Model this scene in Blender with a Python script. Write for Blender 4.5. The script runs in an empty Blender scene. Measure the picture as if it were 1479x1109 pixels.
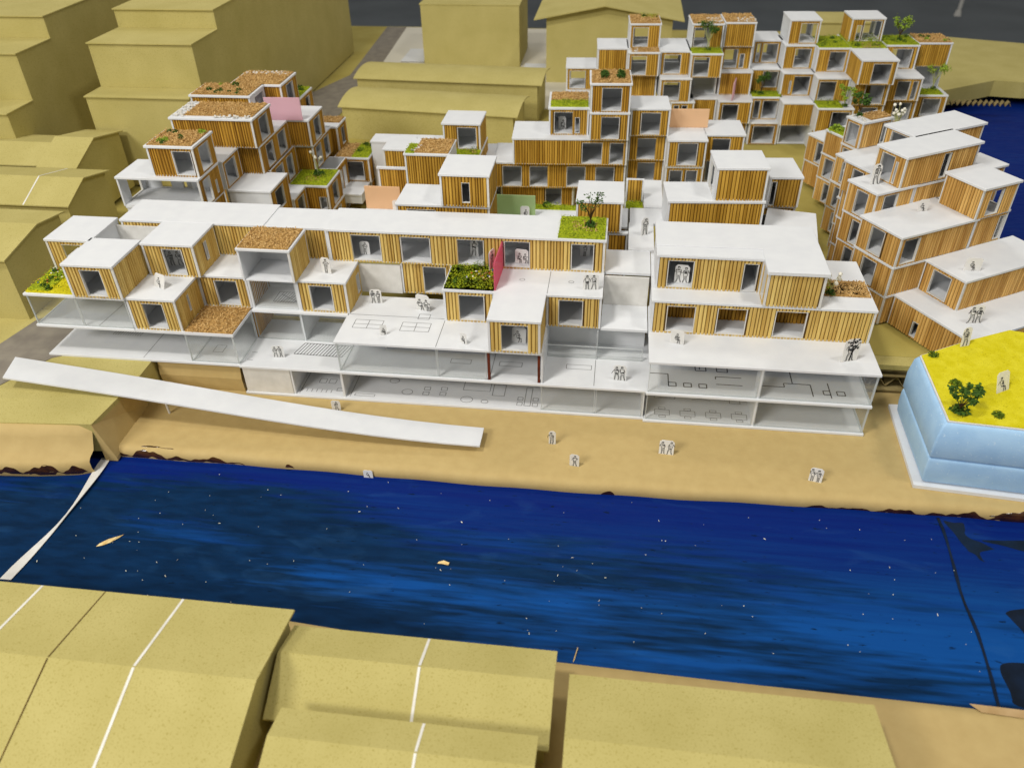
import bpy, math, random
from mathutils import Vector, Matrix
random.seed(7)
S = 0.01                      # all sizes below are centimetres; the scene is in metres
D = bpy.data
COL = bpy.context.scene.collection
scn = bpy.context.scene

# ------------------------------------------------------------------ camera
camd = D.cameras.new('camera'); cam = D.objects.new('camera', camd); COL.objects.link(cam)
scn.camera = cam
camd.sensor_width = 36; camd.sensor_fit = 'HORIZONTAL'; camd.lens = 36*1160/1479
camd.clip_start = 0.01; camd.clip_end = 60
RGT = Vector((0.9918510744769501, 0.12619952388219138, -0.017467862800813135)); DWN = Vector((0.06174554836099683, -0.5960888231354365, -0.8005408185661804)); FWD = Vector((-0.1114402679309397, 0.7929387082901923, -0.5990235985155858))
m = Matrix(((RGT.x, -DWN.x, -FWD.x), (RGT.y, -DWN.y, -FWD.y), (RGT.z, -DWN.z, -FWD.z))).to_4x4()
m.translation = Vector((35.5226, -60.1987, 48.6787))*S
cam.matrix_world = m
camd.dof.use_dof = True; camd.dof.focus_distance = 0.78; camd.dof.aperture_fstop = 9

# ------------------------------------------------------------------ light (indoor ceiling lamps and one added front fill)
w = D.worlds.new('World'); scn.world = w; w.use_nodes = True
w.node_tree.nodes['Background'].inputs[0].default_value = (0.94, 0.91, 0.85, 1)
w.node_tree.nodes['Background'].inputs[1].default_value = 0.38
def lamp(name, loc, target, sx, sy, power, col):
    l = D.lights.new(name, 'AREA'); l.shape = 'RECTANGLE'; l.size = sx; l.size_y = sy; l.energy = power; l.color = col
    o = D.objects.new(name, l); COL.objects.link(o); o.location = loc
    o.rotation_euler = (Vector(target)-Vector(loc)).to_track_quat('-Z', 'Y').to_euler()
lamp('ceiling_or_fill_lamp', (-0.35, -0.75, 1.95), (0.2, 0.15, 0), 0.26, 0.2, 26, (1.0, 0.965, 0.90))
lamp('ceiling_or_fill_lamp', (1.35, -0.45, 2.0), (0.4, 0.2, 0), 0.26, 0.2, 14, (1.0, 0.965, 0.90))
lamp('ceiling_or_fill_lamp', (0.2, 1.5, 2.1), (0.3, 0.6, 0), 0.5, 0.3, 11, (1.0, 0.97, 0.91))
lamp('ceiling_or_fill_lamp', (-1.35, -2.15, 1.9), (0.3, 0.3, 0), 1.0, 0.5, 70, (1.0, 0.97, 0.92))  # added fill, low in front, brightens interiors and front faces
vs = scn.view_settings
vs.view_transform = 'Standard'; vs.look = 'None'; vs.exposure = -0.44; vs.gamma = 1.0; vs.use_curve_mapping = False
scn.render.engine = 'CYCLES'
scn.cycles.max_bounces = 7; scn.cycles.transparent_max_bounces = 16

# ------------------------------------------------------------------ materials
def lin(h):
    h = h.lstrip('#'); o = []
    for i in (0, 2, 4):
        c = int(h[i:i+2], 16)/255
        o.append(c/12.92 if c <= .04045 else ((c+.055)/1.055)**2.4)
    return (*o, 1)
MAT = {}
def newmat(name):
    mt = D.materials.new(name); mt.use_nodes = True; MAT[name] = mt
    nt = mt.node_tree
    return mt, nt, nt.nodes['Principled BSDF']
def node(nt, typ, **kw):
    n = nt.nodes.new(typ)
    for k, v in kw.items():
        if k.startswith('i_'):
            key = k[2:]
            n.inputs[int(key) if key.isdigit() else key].default_value = v
        else: setattr(n, k, v)
    return n
def mottled(name, c1, c2, scale, rough=.8, bump=.0, bscale=None, detail=6, stretch=(1, 1, 1), spots=None, spec=.3, contrast=(.35, .65)):
    """two-tone noise; optional dark/bright fleck layer"""
    mt, nt, bs = newmat(name); L = nt.links.new
    tc = node(nt, 'ShaderNodeTexCoord'); mp = node(nt, 'ShaderNodeMapping'); mp.inputs['Scale'].default_value = stretch
    L(tc.outputs['Object'], mp.inputs[0])
    nz = node(nt, 'ShaderNodeTexNoise'); nz.inputs['Scale'].default_value = scale; nz.inputs['Detail'].default_value = detail
    L(mp.outputs[0], nz.inputs['Vector'])
    mr = node(nt, 'ShaderNodeMapRange'); mr.inputs[1].default_value = contrast[0]; mr.inputs[2].default_value = contrast[1]
    L(nz.outputs[0], mr.inputs[0])
    mx = node(nt, 'ShaderNodeMix', data_type='RGBA'); mx.inputs[6].default_value = lin(c1); mx.inputs[7].default_value = lin(c2)
    L(mr.outputs[0], mx.inputs[0]); out = mx.outputs[2]
    if spots:
        col, sc, lo, hi = spots
        n2 = node(nt, 'ShaderNodeTexNoise'); n2.inputs['Scale'].default_value = sc; n2.inputs['Detail'].default_value = 2
        L(mp.outputs[0], n2.inputs['Vector'])
        r2 = node(nt, 'ShaderNodeMapRange'); r2.inputs[1].default_value = lo; r2.inputs[2].default_value = hi
        L(n2.outputs[0], r2.inputs[0])
        m2 = node(nt, 'ShaderNodeMix', data_type='RGBA'); m2.inputs[7].default_value = lin(col)
        L(out, m2.inputs[6]); L(r2.outputs[0], m2.inputs[0]); out = m2.outputs[2]
    L(out, bs.inputs['Base Color'])
    bs.inputs['Roughness'].default_value = rough; bs.inputs['Specular IOR Level'].default_value = spec
    if bump:
        n3 = node(nt, 'ShaderNodeTexNoise'); n3.inputs['Scale'].default_value = bscale or scale*4; n3.inputs['Detail'].default_value = 4
        L(mp.outputs[0], n3.inputs['Vector'])
        b = node(nt, 'ShaderNodeBump'); b.inputs['Strength'].default_value = bump; b.inputs['Distance'].default_value = .0006
        L(n3.outputs[0], b.inputs['Height']); L(b.outputs[0], bs.inputs['Normal'])
    return mt
mottled('paper', 'D8DADD', 'DDDFE1', 60, .62, .08, 500)
mottled('card_white', 'E6E6E4', 'EEEEEC', 60, .6)
mottled('paper_edge', 'D0CEC8', 'DCDAD5', 90, .7)
mottled('card_olive', 'B3A765', 'BEB271', 22, .85, .15, 900, spots=('9D8F4A', 900, .56, .74), contrast=(.3, .7))
mottled('card_olive_dark', 'A8994E', 'B3A55A', 18, .85, .15, 900, spots=('8A7A45', 700, .66, .74))
mottled('kraft', 'B89F68', 'C1A971', 90, .72, .25, 160, contrast=(.25, .75))
mottled('kraft_edge', 'A98A5C', 'C0A377', 60, .85)
mottled('glue', '2A1606', '4A2A0E', 90, .16, .3, 200, spec=.6)
mottled('felt_road', '7D766C', '8C8578', 60, .95, .3, 700)
mottled('table_top', 'CFC9B8', 'DAD5C6', 3, .7)
mottled('dark_floor', '565E64', '626A70', 3, .6)
mottled('foam', '9FC6EA', 'ABD0F0', 60, .55, .35, 900, spots=('C4DEF5', 420, .66, .72))
mottled('foam_seam', '4E86BC', '5F95C8', 60, .6)
mottled('flock', 'D2C60A', 'DFD42A', 120, .95, .9, 1400, spots=('A89900', 900, .62, .74))
mottled('chip_a', 'BC9556', 'DDBC82', 700, .85); mottled('chip_b', '8F6B36', 'C39C5E', 700, .85)
mottled('rock', 'B9B5AA', 'E2DFD8', 500, .85)
mottled('moss_a', '7F8F10', 'B4BE22', 500, .95); mottled('moss_b', '3F5612', '6A7F18', 500, .95)
mottled('petal_red', 'B03A2A', 'C9503A', 300, .8); mottled('petal_blue', '2B4E96', '3C66B4', 300, .8)
mottled('leaf', '24400E', '47681A', 400, .8); mottled('leaf_light', '6C8A1E', '9AAF36', 400, .8)
mottled('stem', '3A2A16', '54401F', 300, .8); mottled('stem_pale', 'A5A86A', 'BFC084', 300, .8)
mottled('bud', 'DCD8C4', 'F0EDE0', 300, .7)
mottled('post', '54200F', '6B2C14', 200, .6)
mottled('ink', '141414', '222222', 100, .8)
mottled('plan_ink', '4C4A48', '6A6866', 300, .8)
mottled('glue_line', 'DAD7CC', 'EAE8E0', 80, .6)
mottled('groove', '47300C', '5E4312', 300, .9)
mottled('shaving', 'D9B774', 'EBD39C', 200, .8)
mottled('corrugated', '8C7B50', 'A39264', 200, .9)

def wood(name, c_lo, c_hi):
    mt, nt, bs = newmat(name); L = nt.links.new
    geo = node(nt, 'ShaderNodeNewGeometry'); tc = node(nt, 'ShaderNodeTexCoord')
    mp = node(nt, 'ShaderNodeMapping'); mp.inputs['Scale'].default_value = (420, 420, 36)
    L(tc.outputs['Object'], mp.inputs[0])
    ad = node(nt, 'ShaderNodeVectorMath', operation='ADD'); cb = node(nt, 'ShaderNodeCombineXYZ')
    mu = node(nt, 'ShaderNodeMath', operation='MULTIPLY'); mu.inputs[1].default_value = 90
    L(geo.outputs['Random Per Island'], mu.inputs[0]); L(mu.outputs[0], cb.inputs[2])
    L(mp.outputs[0], ad.inputs[0]); L(cb.outputs[0], ad.inputs[1])
    nz = node(nt, 'ShaderNodeTexNoise'); nz.inputs['Scale'].default_value = 1.0; nz.inputs['Detail'].default_value = 5
    L(ad.outputs[0], nz.inputs['Vector'])
    a = node(nt, 'ShaderNodeMath', operation='MULTIPLY_ADD'); a.inputs[1].default_value = 1.5; a.inputs[2].default_value = -.45
    L(nz.outputs[0], a.inputs[0])
    b = node(nt, 'ShaderNodeMath', operation='MULTIPLY_ADD'); b.inputs[1].default_value = .75; L(geo.outputs['Random Per Island'], b.inputs[0]); L(a.outputs[0], b.inputs[2])
    s = node(nt, 'ShaderNodeMath', operation='MULTIPLY', use_clamp=True); s.inputs[1].default_value = .72; L(b.outputs[0], s.inputs[0])
    mx = node(nt, 'ShaderNodeMix', data_type='RGBA'); mx.inputs[6].default_value = lin(c_lo); mx.inputs[7].default_value = lin(c_hi)
    L(s.outputs[0], mx.inputs[0]); L(mx.outputs[2], bs.inputs['Base Color'])
    bs.inputs['Roughness'].default_value = .6; bs.inputs['Specular IOR Level'].default_value = .3
wood('timber_pale', 'AE8636', 'E9CE7E')
wood('timber', '916814', 'D8AC48')
wood('timber_tan', 'A2732C', 'E6BC70')
wood('timber_deep', '845A10', 'CA9A36')

def acrylic(name, tint, alpha, rough=.04):
    mt, nt, bs = newmat(name); L = nt.links.new
    out = nt.nodes['Material Output']; nt.nodes.remove(bs)
    tr = node(nt, 'ShaderNodeBsdfTransparent'); tr.inputs[0].default_value = tint
    gl = node(nt, 'ShaderNodeBsdfGlossy'); gl.inputs['Roughness'].default_value = rough
    lw = node(nt, 'ShaderNodeLayerWeight'); lw.inputs[0].default_value = .5
    pw = node(nt, 'ShaderNodeMath', operation='POWER'); pw.inputs[1].default_value = 4; L(lw.outputs['Facing'], pw.inputs[0])
    fr = node(nt, 'ShaderNodeMath', operation='MULTIPLY_ADD'); fr.inputs[1].default_value = .5; fr.inputs[2].default_value = .03; L(pw.outputs[0], fr.inputs[0])
    m1 = node(nt, 'ShaderNodeMixShader'); L(fr.outputs[0], m1.inputs[0]); L(tr.outputs[0], m1.inputs[1]); L(gl.outputs[0], m1.inputs[2])
    df = node(nt, 'ShaderNodeBsdfDiffuse'); df.inputs[0].default_value = tint
    tl = node(nt, 'ShaderNodeBsdfTranslucent'); tl.inputs[0].default_value = tint
    md = node(nt, 'ShaderNodeMixShader'); md.inputs[0].default_value = .5; L(df.outputs[0], md.inputs[1]); L(tl.outputs[0], md.inputs[2])
    m2 = node(nt, 'ShaderNodeMixShader'); m2.inputs[0].default_value = alpha; L(m1.outputs[0], m2.inputs[1]); L(md.outputs[0], m2.inputs[2])
    L(m2.outputs[0], out.inputs[0])
acrylic('clear_acrylic', (.985, .99, .985, 1), .03)
acrylic('acrylic_edge', (.88, .90, .90, 1), .55, .2)
acrylic('pink_acrylic', lin('F48CA4'), .62); acrylic('pale_pink_acrylic', lin('F6D6E0'), .8)
acrylic('orange_acrylic', lin('FFE2BE'), .85); acrylic('green_acrylic', lin('D2E6B6'), .85)
acrylic('film', (.97, .97, .96, 1), .86)

def water_mat():
    mt, nt, bs = newmat('painted_water'); L = nt.links.new
    tc = node(nt, 'ShaderNodeTexCoord')
    def nz(scale, st, det=5, rot=0, dist=0):
        mp = node(nt, 'ShaderNodeMapping'); mp.inputs['Scale'].default_value = st; mp.inputs['Rotation'].default_value = (0, 0, rot)
        L(tc.outputs['Object'], mp.inputs[0])
        n = node(nt, 'ShaderNodeTexNoise'); n.inputs['Scale'].default_value = scale; n.inputs['Detail'].default_value = det; n.inputs['Distortion'].default_value = dist
        L(mp.outputs[0], n.inputs['Vector']); return n.outputs[0]
    def rng(v, a, b, c=0., d=1.):
        r = node(nt, 'ShaderNodeMapRange'); r.inputs[1].default_value = a; r.inputs[2].default_value = b; r.inputs[3].default_value = c; r.inputs[4].default_value = d
        L(v, r.inputs[0]); return r.outputs[0]
    def mix(f, a, b):
        x = node(nt, 'ShaderNodeMix', data_type='RGBA')
        for s_, v in ((0, f), (6, a), (7, b)):
            if hasattr(v, 'default_value') or hasattr(v, 'links'): L(v, x.inputs[s_])
            else: x.inputs[s_].default_value = v
        return x.outputs[2]
    sep = node(nt, 'ShaderNodeSeparateXYZ'); L(tc.outputs['Object'], sep.inputs[0])
    # painted bands: the strokes nearer the near shore were done in a darker teal navy
    big = nz(7, (.38, 2.1, 1), 5, .08, .3)
    yy = node(nt, 'ShaderNodeMath', operation='MULTIPLY_ADD'); yy.inputs[1].default_value = -5.2; L(sep.outputs[1], yy.inputs[0])
    xx = node(nt, 'ShaderNodeMath', operation='MULTIPLY_ADD'); xx.inputs[1].default_value = -1.35; xx.inputs[2].default_value = -.55; L(sep.outputs[0], xx.inputs[0])
    L(xx.outputs[0], yy.inputs[2])
    sm = node(nt, 'ShaderNodeMath', operation='ADD'); L(yy.outputs[0], sm.inputs[0])
    bb = node(nt, 'ShaderNodeMath', operation='MULTIPLY_ADD'); bb.inputs[1].default_value = 3.0; bb.inputs[2].default_value = -1.5; L(big, bb.inputs[0])
    L(bb.outputs[0], sm.inputs[1])
    rg_ = nz(110, (.18, 2.2, 1), 9)
    ra = node(nt, 'ShaderNodeMath', operation='MULTIPLY_ADD'); ra.inputs[1].default_value = .9; L(rg_, ra.inputs[0]); L(sm.outputs[0], ra.inputs[2])
    dark = rng(ra.outputs[0], .22, .62)
    streak = nz(30, (.22, 5.0, 1), 12, .03, .15)
    c = mix(rng(streak, .25, .75), lin('072664'), lin('0D407F'))
    c = mix(rng(nz(90, (.12, 4.4, 1), 8, .03), .48, .70, 0, .4), c, lin('041654'))
    roy = node(nt, 'ShaderNodeMath', operation='MULTIPLY_ADD'); roy.inputs[1].default_value = .08; L(nz(9, (.5, 1.6, 1), 6, .1), roy.inputs[0]); L(sep.outputs[1], roy.inputs[2])
    c = mix(rng(roy.outputs[0], -.135, -.075, 0, .7), c, lin('04196A'))
    c = mix(rng(roy.outputs[0], -.125, -.17, 0, .65), c, lin('0F5099'))
    teal = mix(rng(nz(60, (.6, 2.2, 1), 6, .1), .35, .7), lin('06223F'), lin('0A2E54'))
    c = mix(dark, c, teal)
    c = mix(rng(nz(210, (.5, 1.8, 1), 8), .66, .74), c, lin('061A30'))
    c = mix(rng(nz(30, (.5, 1.4, 1), 9, .2, 1.2), .60, .70, 0, .08), c, lin('3A6EA6'))
    L(c, bs.inputs['Base Color'])
    L(rng(nz(90, (.5, 2, 1), 5), .3, .7, .45, .65), bs.inputs['Roughness'])
    bs.inputs['Specular IOR Level'].default_value = .06
    b = node(nt, 'ShaderNodeBump'); b.inputs['Strength'].default_value = .35; b.inputs['Distance'].default_value = .0008
    L(nz(120, (.35, 2.4, 1), 6), b.inputs['Height']); L(b.outputs[0], bs.inputs['Normal'])
water_mat()

# ------------------------------------------------------------------ mesh helpers
class MB:
    def __init__(s): s.v = []; s.f = []; s.mi = []
    def add(s, vs_, fs, mi=0):
        k = len(s.v); s.v += vs_; s.f += [tuple(i+k for i in f) for f in fs]; s.mi += [mi]*len(fs); return s
    def box(s, x0, x1, y0, y1, z0, z1, mi=0):
        return s.add([(x0, y0, z0), (x1, y0, z0), (x1, y1, z0), (x0, y1, z0), (x0, y0, z1), (x1, y0, z1), (x1, y1, z1), (x0, y1, z1)],
                     [(0, 3, 2, 1), (4, 5, 6, 7), (0, 1, 5, 4), (1, 2, 6, 5), (2, 3, 7, 6), (3, 0, 4, 7)], mi)
    def prism(s, poly, z0, z1, mi=0):
        """poly: list of (x,y) counter-clockwise; z0/z1 number or list per vertex"""
        n = len(poly); a = z0 if isinstance(z0, (list, tuple)) else [z0]*n; b = z1 if isinstance(z1, (list, tuple)) else [z1]*n
        vs_ = [(p[0], p[1], a[i]) for i, p in enumerate(poly)]+[(p[0], p[1], b[i]) for i, p in enumerate(poly)]
        fs = [tuple(range(n-1, -1, -1)), tuple(range(n, 2*n))]+[(i, (i+1) % n, n+(i+1) % n, n+i) for i in range(n)]
        return s.add(vs_, fs, mi)
    def profile(s, prof, x0, x1, mi=0):
        """closed (y,z) profile extruded along x"""
        n = len(prof)
        vs_ = [(x0, y, z) for y, z in prof]+[(x1, y, z) for y, z in prof]
        fs = [tuple(range(n)), tuple(range(2*n-1, n-1, -1))]+[(i, n+i, n+(i+1) % n, (i+1) % n) for i in range(n)]
        return s.add(vs_, fs, mi)
    def tube(s, p0, p1, r0, r1, n=5, mi=0):
        a = Vector(p0); b = Vector(p1); d = (b-a)
        if d.length < 1e-6: return s
        d.normalize(); u = d.orthogonal().normalized(); v_ = d.cross(u); vs_ = []
        for c, r in ((a, r0), (b, r1)):
            for i in range(n):
                t = 2*math.pi*i/n; q = c+u*(math.cos(t)*r)+v_*(math.sin(t)*r); vs_.append(tuple(q))
        return s.add(vs_, [(i, (i+1) % n, n+(i+1) % n, n+i) for i in range(n)]+[tuple(range(n-1, -1, -1)), tuple(range(n, 2*n))], mi)
    def rock(s, c, r, mi=0, sq=.7):
        t = (1+5**.5)/2
        base = [(-1, t, 0), (1, t, 0), (-1, -t, 0), (1, -t, 0), (0, -1, t), (0, 1, t), (0, -1, -t), (0, 1, -t), (t, 0, -1), (t, 0, 1), (-t, 0, -1), (-t, 0, 1)]
        fs = [(0, 11, 5), (0, 5, 1), (0, 1, 7), (0, 7, 10), (0, 10, 11), (1, 5, 9), (5, 11, 4), (11, 10, 2), (10, 7, 6), (7, 1, 8), (3, 9, 4), (3, 4, 2), (3, 2, 6), (3, 6, 8), (3, 8, 9), (4, 9, 5), (2, 4, 11), (6, 2, 10), (8, 6, 7), (9, 8, 1)]
        vs_ = [tuple(c[i]+b[i]/1.9*r*random.uniform(.7, 1.15)*(sq if i == 2 else 1) for i in range(3)) for b in base]
        return s.add(vs_, fs, mi)
    def build(s, name, mats, parent=None, smooth=False):
        me = D.meshes.new(name)
        me.from_pydata([(x*S, y*S, z*S) for x, y, z in s.v], [], s.f)
        for mname in ([mats] if isinstance(mats, str) else mats): me.materials.append(MAT[mname])
        if any(s.mi): me.polygons.foreach_set('material_index', s.mi)
        if smooth: me.polygons.foreach_set('use_smooth', [True]*len(s.f))
        me.update()
        o = D.objects.new(name, me); COL.objects.link(o)
        if parent: o.parent = parent
        return o
def empty(name, loc=(0, 0, 0), rz=0, parent=None):
    o = D.objects.new(name, None); COL.objects.link(o); o.location = Vector(loc)*S; o.rotation_euler = (0, 0, math.radians(rz)); o.empty_display_size = .01
    if parent: o.parent = parent
    return o
def tag(o, label=None, cat=None, group=None, kind=None):
    if label: o['label'] = label
    if cat: o['category'] = cat
    if group: o['group'] = group
    if kind: o['kind'] = kind
    return o
rnd = random.uniform

# ------------------------------------------------------------------ setting
def sheet(name, poly, z0, z1, mat, parent=None):
    return tag(MB().prism(poly, z0, z1).build(name, mat, parent), kind='structure')
sheet('floor', [(-900, -400), (1100, -400), (1100, 1400), (-900, 1400)], -78, -75, 'dark_floor')
sheet('table_top', [(-75, -60), (150, -60), (150, 118), (96, 143), (-75, 143)], -6, -1.6, 'table_top')
sheet('water', [(-75, -27.6), (145, -27.6), (145, 112), (-75, 112)], -1.5, -1.1, 'painted_water')
def ground_h(x, y):
    t = min(1, max(0, (y-14)/30)); return 3.3-1.6*t*t*(3-2*t)
def grid_sheet(name, xa, xb, ya, yb, nx, ny, hf, mat, edge=None, th=.5):
    mb = MB(); vs_ = []; fs = []
    for j in range(ny+1):
        y = ya+(yb-ya)*j/ny
        for i in range(nx+1):
            r = edge(y) if edge else xb
            x = xa+(r-xa)*i/nx; vs_.append((x, y, hf(x, y)))
    W = nx+1
    for j in range(ny):
        for i in range(nx): a = j*W+i; fs.append((a, a+1, a+W+1, a+W))
    mb.add(vs_, fs)
    n = len(vs_)   # skirt so that the board has thickness
    rim = [i for i in range(W)]+[j*W+nx for j in range(1, ny+1)]+[ny*W+i for i in range(nx-1, -1, -1)]+[j*W for j in range(ny-1, 0, -1)]
    low = [(vs_[i][0], vs_[i][1], vs_[i][2]-th) for i in rim]
    mb.v += low
    for q in range(len(rim)):
        p = (q+1) % len(rim); mb.f.append((rim[q], n+q, n+p, rim[p])); mb.mi.append(0)
    return tag(mb.build(name, mat), kind='structure')
def right_edge(y):
    pts = [(7, 82), (40, 84), (70, 89.5), (96, 91), (145, 91)]
    for (a, xa), (b, xb) in zip(pts, pts[1:]):
        if y <= b: return xa+(xb-xa)*(y-a)/(b-a)
    return pts[-1][1]
grid_sheet('ground', -75, 82, 8.2, 142.8, 40, 50, ground_h, 'card_olive_dark', right_edge, 3.2)
sheet('ground_rear_paper', [(-19, 84), (31, 84), (31, 142), (-19, 142)], 1.702, 1.78, 'table_top')
sheet('ground_bank', [(59.7, 6.6), (81, 6.6), (81, 8.15), (59.7, 8.15)], 2.75, 3.3, 'card_olive')
# layered corrugated edge of the board
def corrugation(name, x0, x1, y0, y1, z0, z1, pitch):
    mb = MB(); n = int((x1-x0)/pitch); t = .09
    for i in range(n):
        a = x0+i*pitch; za, zb = (z0, z1) if i % 2 == 0 else (z1, z0)
        mb.add([(a, y0, za), (a+pitch, y0, zb), (a+pitch, y0, zb+t), (a, y0, za+t), (a, y1, za), (a+pitch, y1, zb), (a+pitch, y1, zb+t), (a, y1, za+t)],
               [(0, 1, 2, 3), (4, 7, 6, 5), (3, 2, 6, 7), (0, 4, 5, 1)])
    return mb.build(name, 'corrugated')
co = empty('corrugated_board', (0, 0, 0)); tag(co, 'layered corrugated cardboard edge between glass block and blue foam', 'cardboard')
corrugation('flute', 59.7, 80, 6.9, 9, .55, 1.7, .85).parent = co
MB().box(59.7, 80, 6.7, 9, 1.85, 2.0).build('liner', 'corrugated', co); MB().box(59.7, 80, 6.5, 9, .3, .45).build('liner', 'corrugated', co)
MB().box(59.7, 80, 7.1, 9, 2.2, 2.35).build('liner', 'corrugated', co)
# river banks of bent kraft paper
def bank(name, pts_front, y_back, z, mat):
    """rounded front edge following pts_front (x,y)"""
    prof = [(0.0, -1.3), (-.12, -.75), (.0, -.32), (.28, -.08), (.75, 0)]
    mb = MB(); vs_ = []; n = len(prof)+1
    for x, y in pts_front:
        for dy, dz in prof: vs_.append((x, y+dy, z+dz))
        vs_.append((x, y_back, z))
    fs = [(i*n+j, (i+1)*n+j, (i+1)*n+j+1, i*n+j+1) for i in range(len(pts_front)-1) for j in range(n-1)]
    return tag(mb.add(vs_, fs).build(name, mat, smooth=True), kind='structure')
fp = [(-9.3+i*1.3, -9.3+.12*math.sin(i*.16)+.05*math.sin(i*.9)+.7*(max(0, i-40)/30)) for i in range(73)]
bk = bank('river_bank', fp, 8.3, 0, 'kraft')
BPROF = [(0.0, -1.3), (-.12, -.75), (.0, -.32), (.28, -.08), (.75, 0)]
def stain(parent, front, prof, x0, x1, lo, hi, seed):
    """thin wet glue run that follows the bent paper edge; lo/hi are positions along the profile (0 bottom .. 1 top)"""
    rs = random.Random(seed); n = max(8, int((x1-x0)/.12)); m_ = 5; vs_ = []
    ph = [rs.uniform(0, 6.28) for _ in range(6)]
    def fy(x):
        for (xa, ya), (xb, yb) in zip(front, front[1:]):
            if x <= xb: return ya+(yb-ya)*(x-xa)/(xb-xa)
        return front[-1][1]
    def at(t):
        q_ = t*(len(prof)-1); i = min(int(q_), len(prof)-2); k = q_-i
        return prof[i][0]+(prof[i+1][0]-prof[i][0])*k, prof[i][1]+(prof[i+1][1]-prof[i][1])*k
    for i in range(n+1):
        x = x0+(x1-x0)*i/n; e = max(0.0, math.sin(math.pi*i/n))**.35
        w1 = .5+.22*math.sin(x*1.7+ph[0])+.12*math.sin(x*3.3+ph[1])+.05*math.sin(x*7.3+ph[2]); w1 = max(.06, min(1, w1))*e
        w0 = max(0, .25*math.sin(x*2.3+ph[3])+.12*math.sin(x*6+ph[4]))
        ta = lo+(hi-lo)*w0*.5; tb = max(ta+.02, lo+(hi-lo)*w1)
        for j in range(m_):
            dy, dz = at(ta+(tb-ta)*j/(m_-1)); bl = .02+.03*math.sin(math.pi*j/(m_-1))
            vs_.append((x, fy(x)+dy-bl*.7, dz+bl*.7))
    mb = MB().add(vs_, [(i*m_+j, (i+1)*m_+j, (i+1)*m_+j+1, i*m_+j+1) for i in range(n) for j in range(m_-1)])
    return mb.build('glue_stain', 'glue', parent, True)
for q_, (xa, xb, lo, hi) in enumerate(((-9.0, -3.6, .1, .82), (-4.2, 3.4, .1, .55), (-6.6, -3.4, .8, .97), (7.4, 8.2, .2, .5), (36.0, 37.2, .05, .4), (53.0, 58.6, .02, .35), (57.5, 65, .02, .5), (63.5, 74, .02, .62), (68, 74, .3, .85))): stain(bk, fp, BPROF, xa, xb, lo, hi, q_)
np_ = [(-75, -24.6), (-20, -24.9), (-10, -25.0), (2, -25.3), (13.4, -25.7), (22, -26.3), (33.7, -26.9), (45, -27.1), (57, -27.2), (65, -27.3), (100, -27.6)]
mb = MB(); vs_ = []
for x, y in np_:
    vs_ += [(x, -70, 0), (x, y-.9, 0), (x, y-.25, -.12), (x, y, -.5), (x, y+.05, -1.3)]
n = 5
mb.add(vs_, [(i*n+j, (i+1)*n+j, (i+1)*n+j+1, i*n+j+1) for i in range(len(np_)-1) for j in range(n-1)])
tag(mb.build('near_bank', 'kraft', smooth=True), kind='structure')
MB().prism([(60.6, -27.25), (64.6, -27.35), (64.2, -27.95), (61.2, -27.8)], .006, .03).build('torn_patch', 'kraft_edge', D.objects['near_bank'])
# raised terrain on the left, with its vertical faces
mb = MB()
mb.prism([(-75, -10.4), (-18, -10.6), (-9.7, -10.0), (-9.0, -2.9), (-9.2, 8.1), (-75, 8.1)], 0.1, 3.3)
pl = tag(mb.build('terrace_ground', 'card_olive'), kind='structure')
mb = MB(); vs_ = []
fr = [(-75, -11.2), (-22, -11.5), (-18, -11.35), (-15, -11.1), (-13, -10.8), (-11.2, -10.5), (-9.9, -10.0)]
for x, y in fr:
    k = (x+75)/65
    vs_ += [(x, y+.9, 3.22), (x, y+.3, 3.12), (x, y-.1, 2.3+.15*math.sin(x*1.3)), (x, y-.75, 1.0+.12*math.sin(x*.8)), (x, y-1.5, .62), (x, y-1.78, .35), (x, y-1.8, -.4), (x, y-1.5, -1.3)]
n = 8
mb.add(vs_, [(i*n+j, (i+1)*n+j, (i+1)*n+j+1, i*n+j+1) for i in range(len(fr)-1) for j in range(n-1)])
lb_ = tag(mb.build('terrace_bank', 'kraft', smooth=True), kind='structure')
LPROF = [(-1.5, -1.3), (-1.8, -.4), (-1.78, .35), (-1.5, .62), (-.75, 1.0)]
stain(lb_, fr, LPROF, -18.6, -13.4, .15, .6, 31); stain(lb_, fr, LPROF, -15.5, -10.4, .1, .75, 32)
MB().prism([(-9.72, -10.05), (-9.02, -2.95), (-8.9, -2.95), (-8.55, -10.0)], [-1, 0, 0, -1], [3.25, 3.28, .02, -.6]).build('terrace_side', 'kraft', pl)
tag(MB().prism([(-26.3, 1), (-25.2, 6.1), (-22, 8), (-17, 4.2), (-15.5, 1.5), (-19.4, -.6), (-21.5, -5), (-24, -9.7), (-30, -9.7)][::-1], 3.304, 3.36).build('road', 'felt_road'), kind='structure')
tag(MB().prism([(-23.5, 70), (-14, 69.7), (-13.8, 98), (-16.7, 142), (-21.5, 142), (-19, 102), (-23, 90.5)], 1.79, 1.83).build('road_rear', 'felt_road'), kind='structure')
sheet('far_bank', [(88.5, 92), (103.7, 101.5), (108.6, 100.6), (150, 103), (150, 117.8), (105, 133), (91, 133)], .4, 3.25, 'card_olive')
cf = corrugation('far_bank_flute', 89.5, 104, 93.4, 94.4, 1.4, 2.2, .45); cf.parent = D.objects['far_bank']; cf.rotation_euler = (0, 0, math.radians(0)); cf.location = (0, -.012, 0)
# kraft block filling the step beside the white panel
mb = MB(); mb.profile([(.25, .02), (.1, 1.6), (.32, 2.9), (.62, 3.24), (4.6, 3.26), (4.6, .02)], -8.75, -.12)
tag(mb.build('kraft_box', 'kraft'), 'low folded kraft box against the white ground panel', 'cardboard box')

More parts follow.
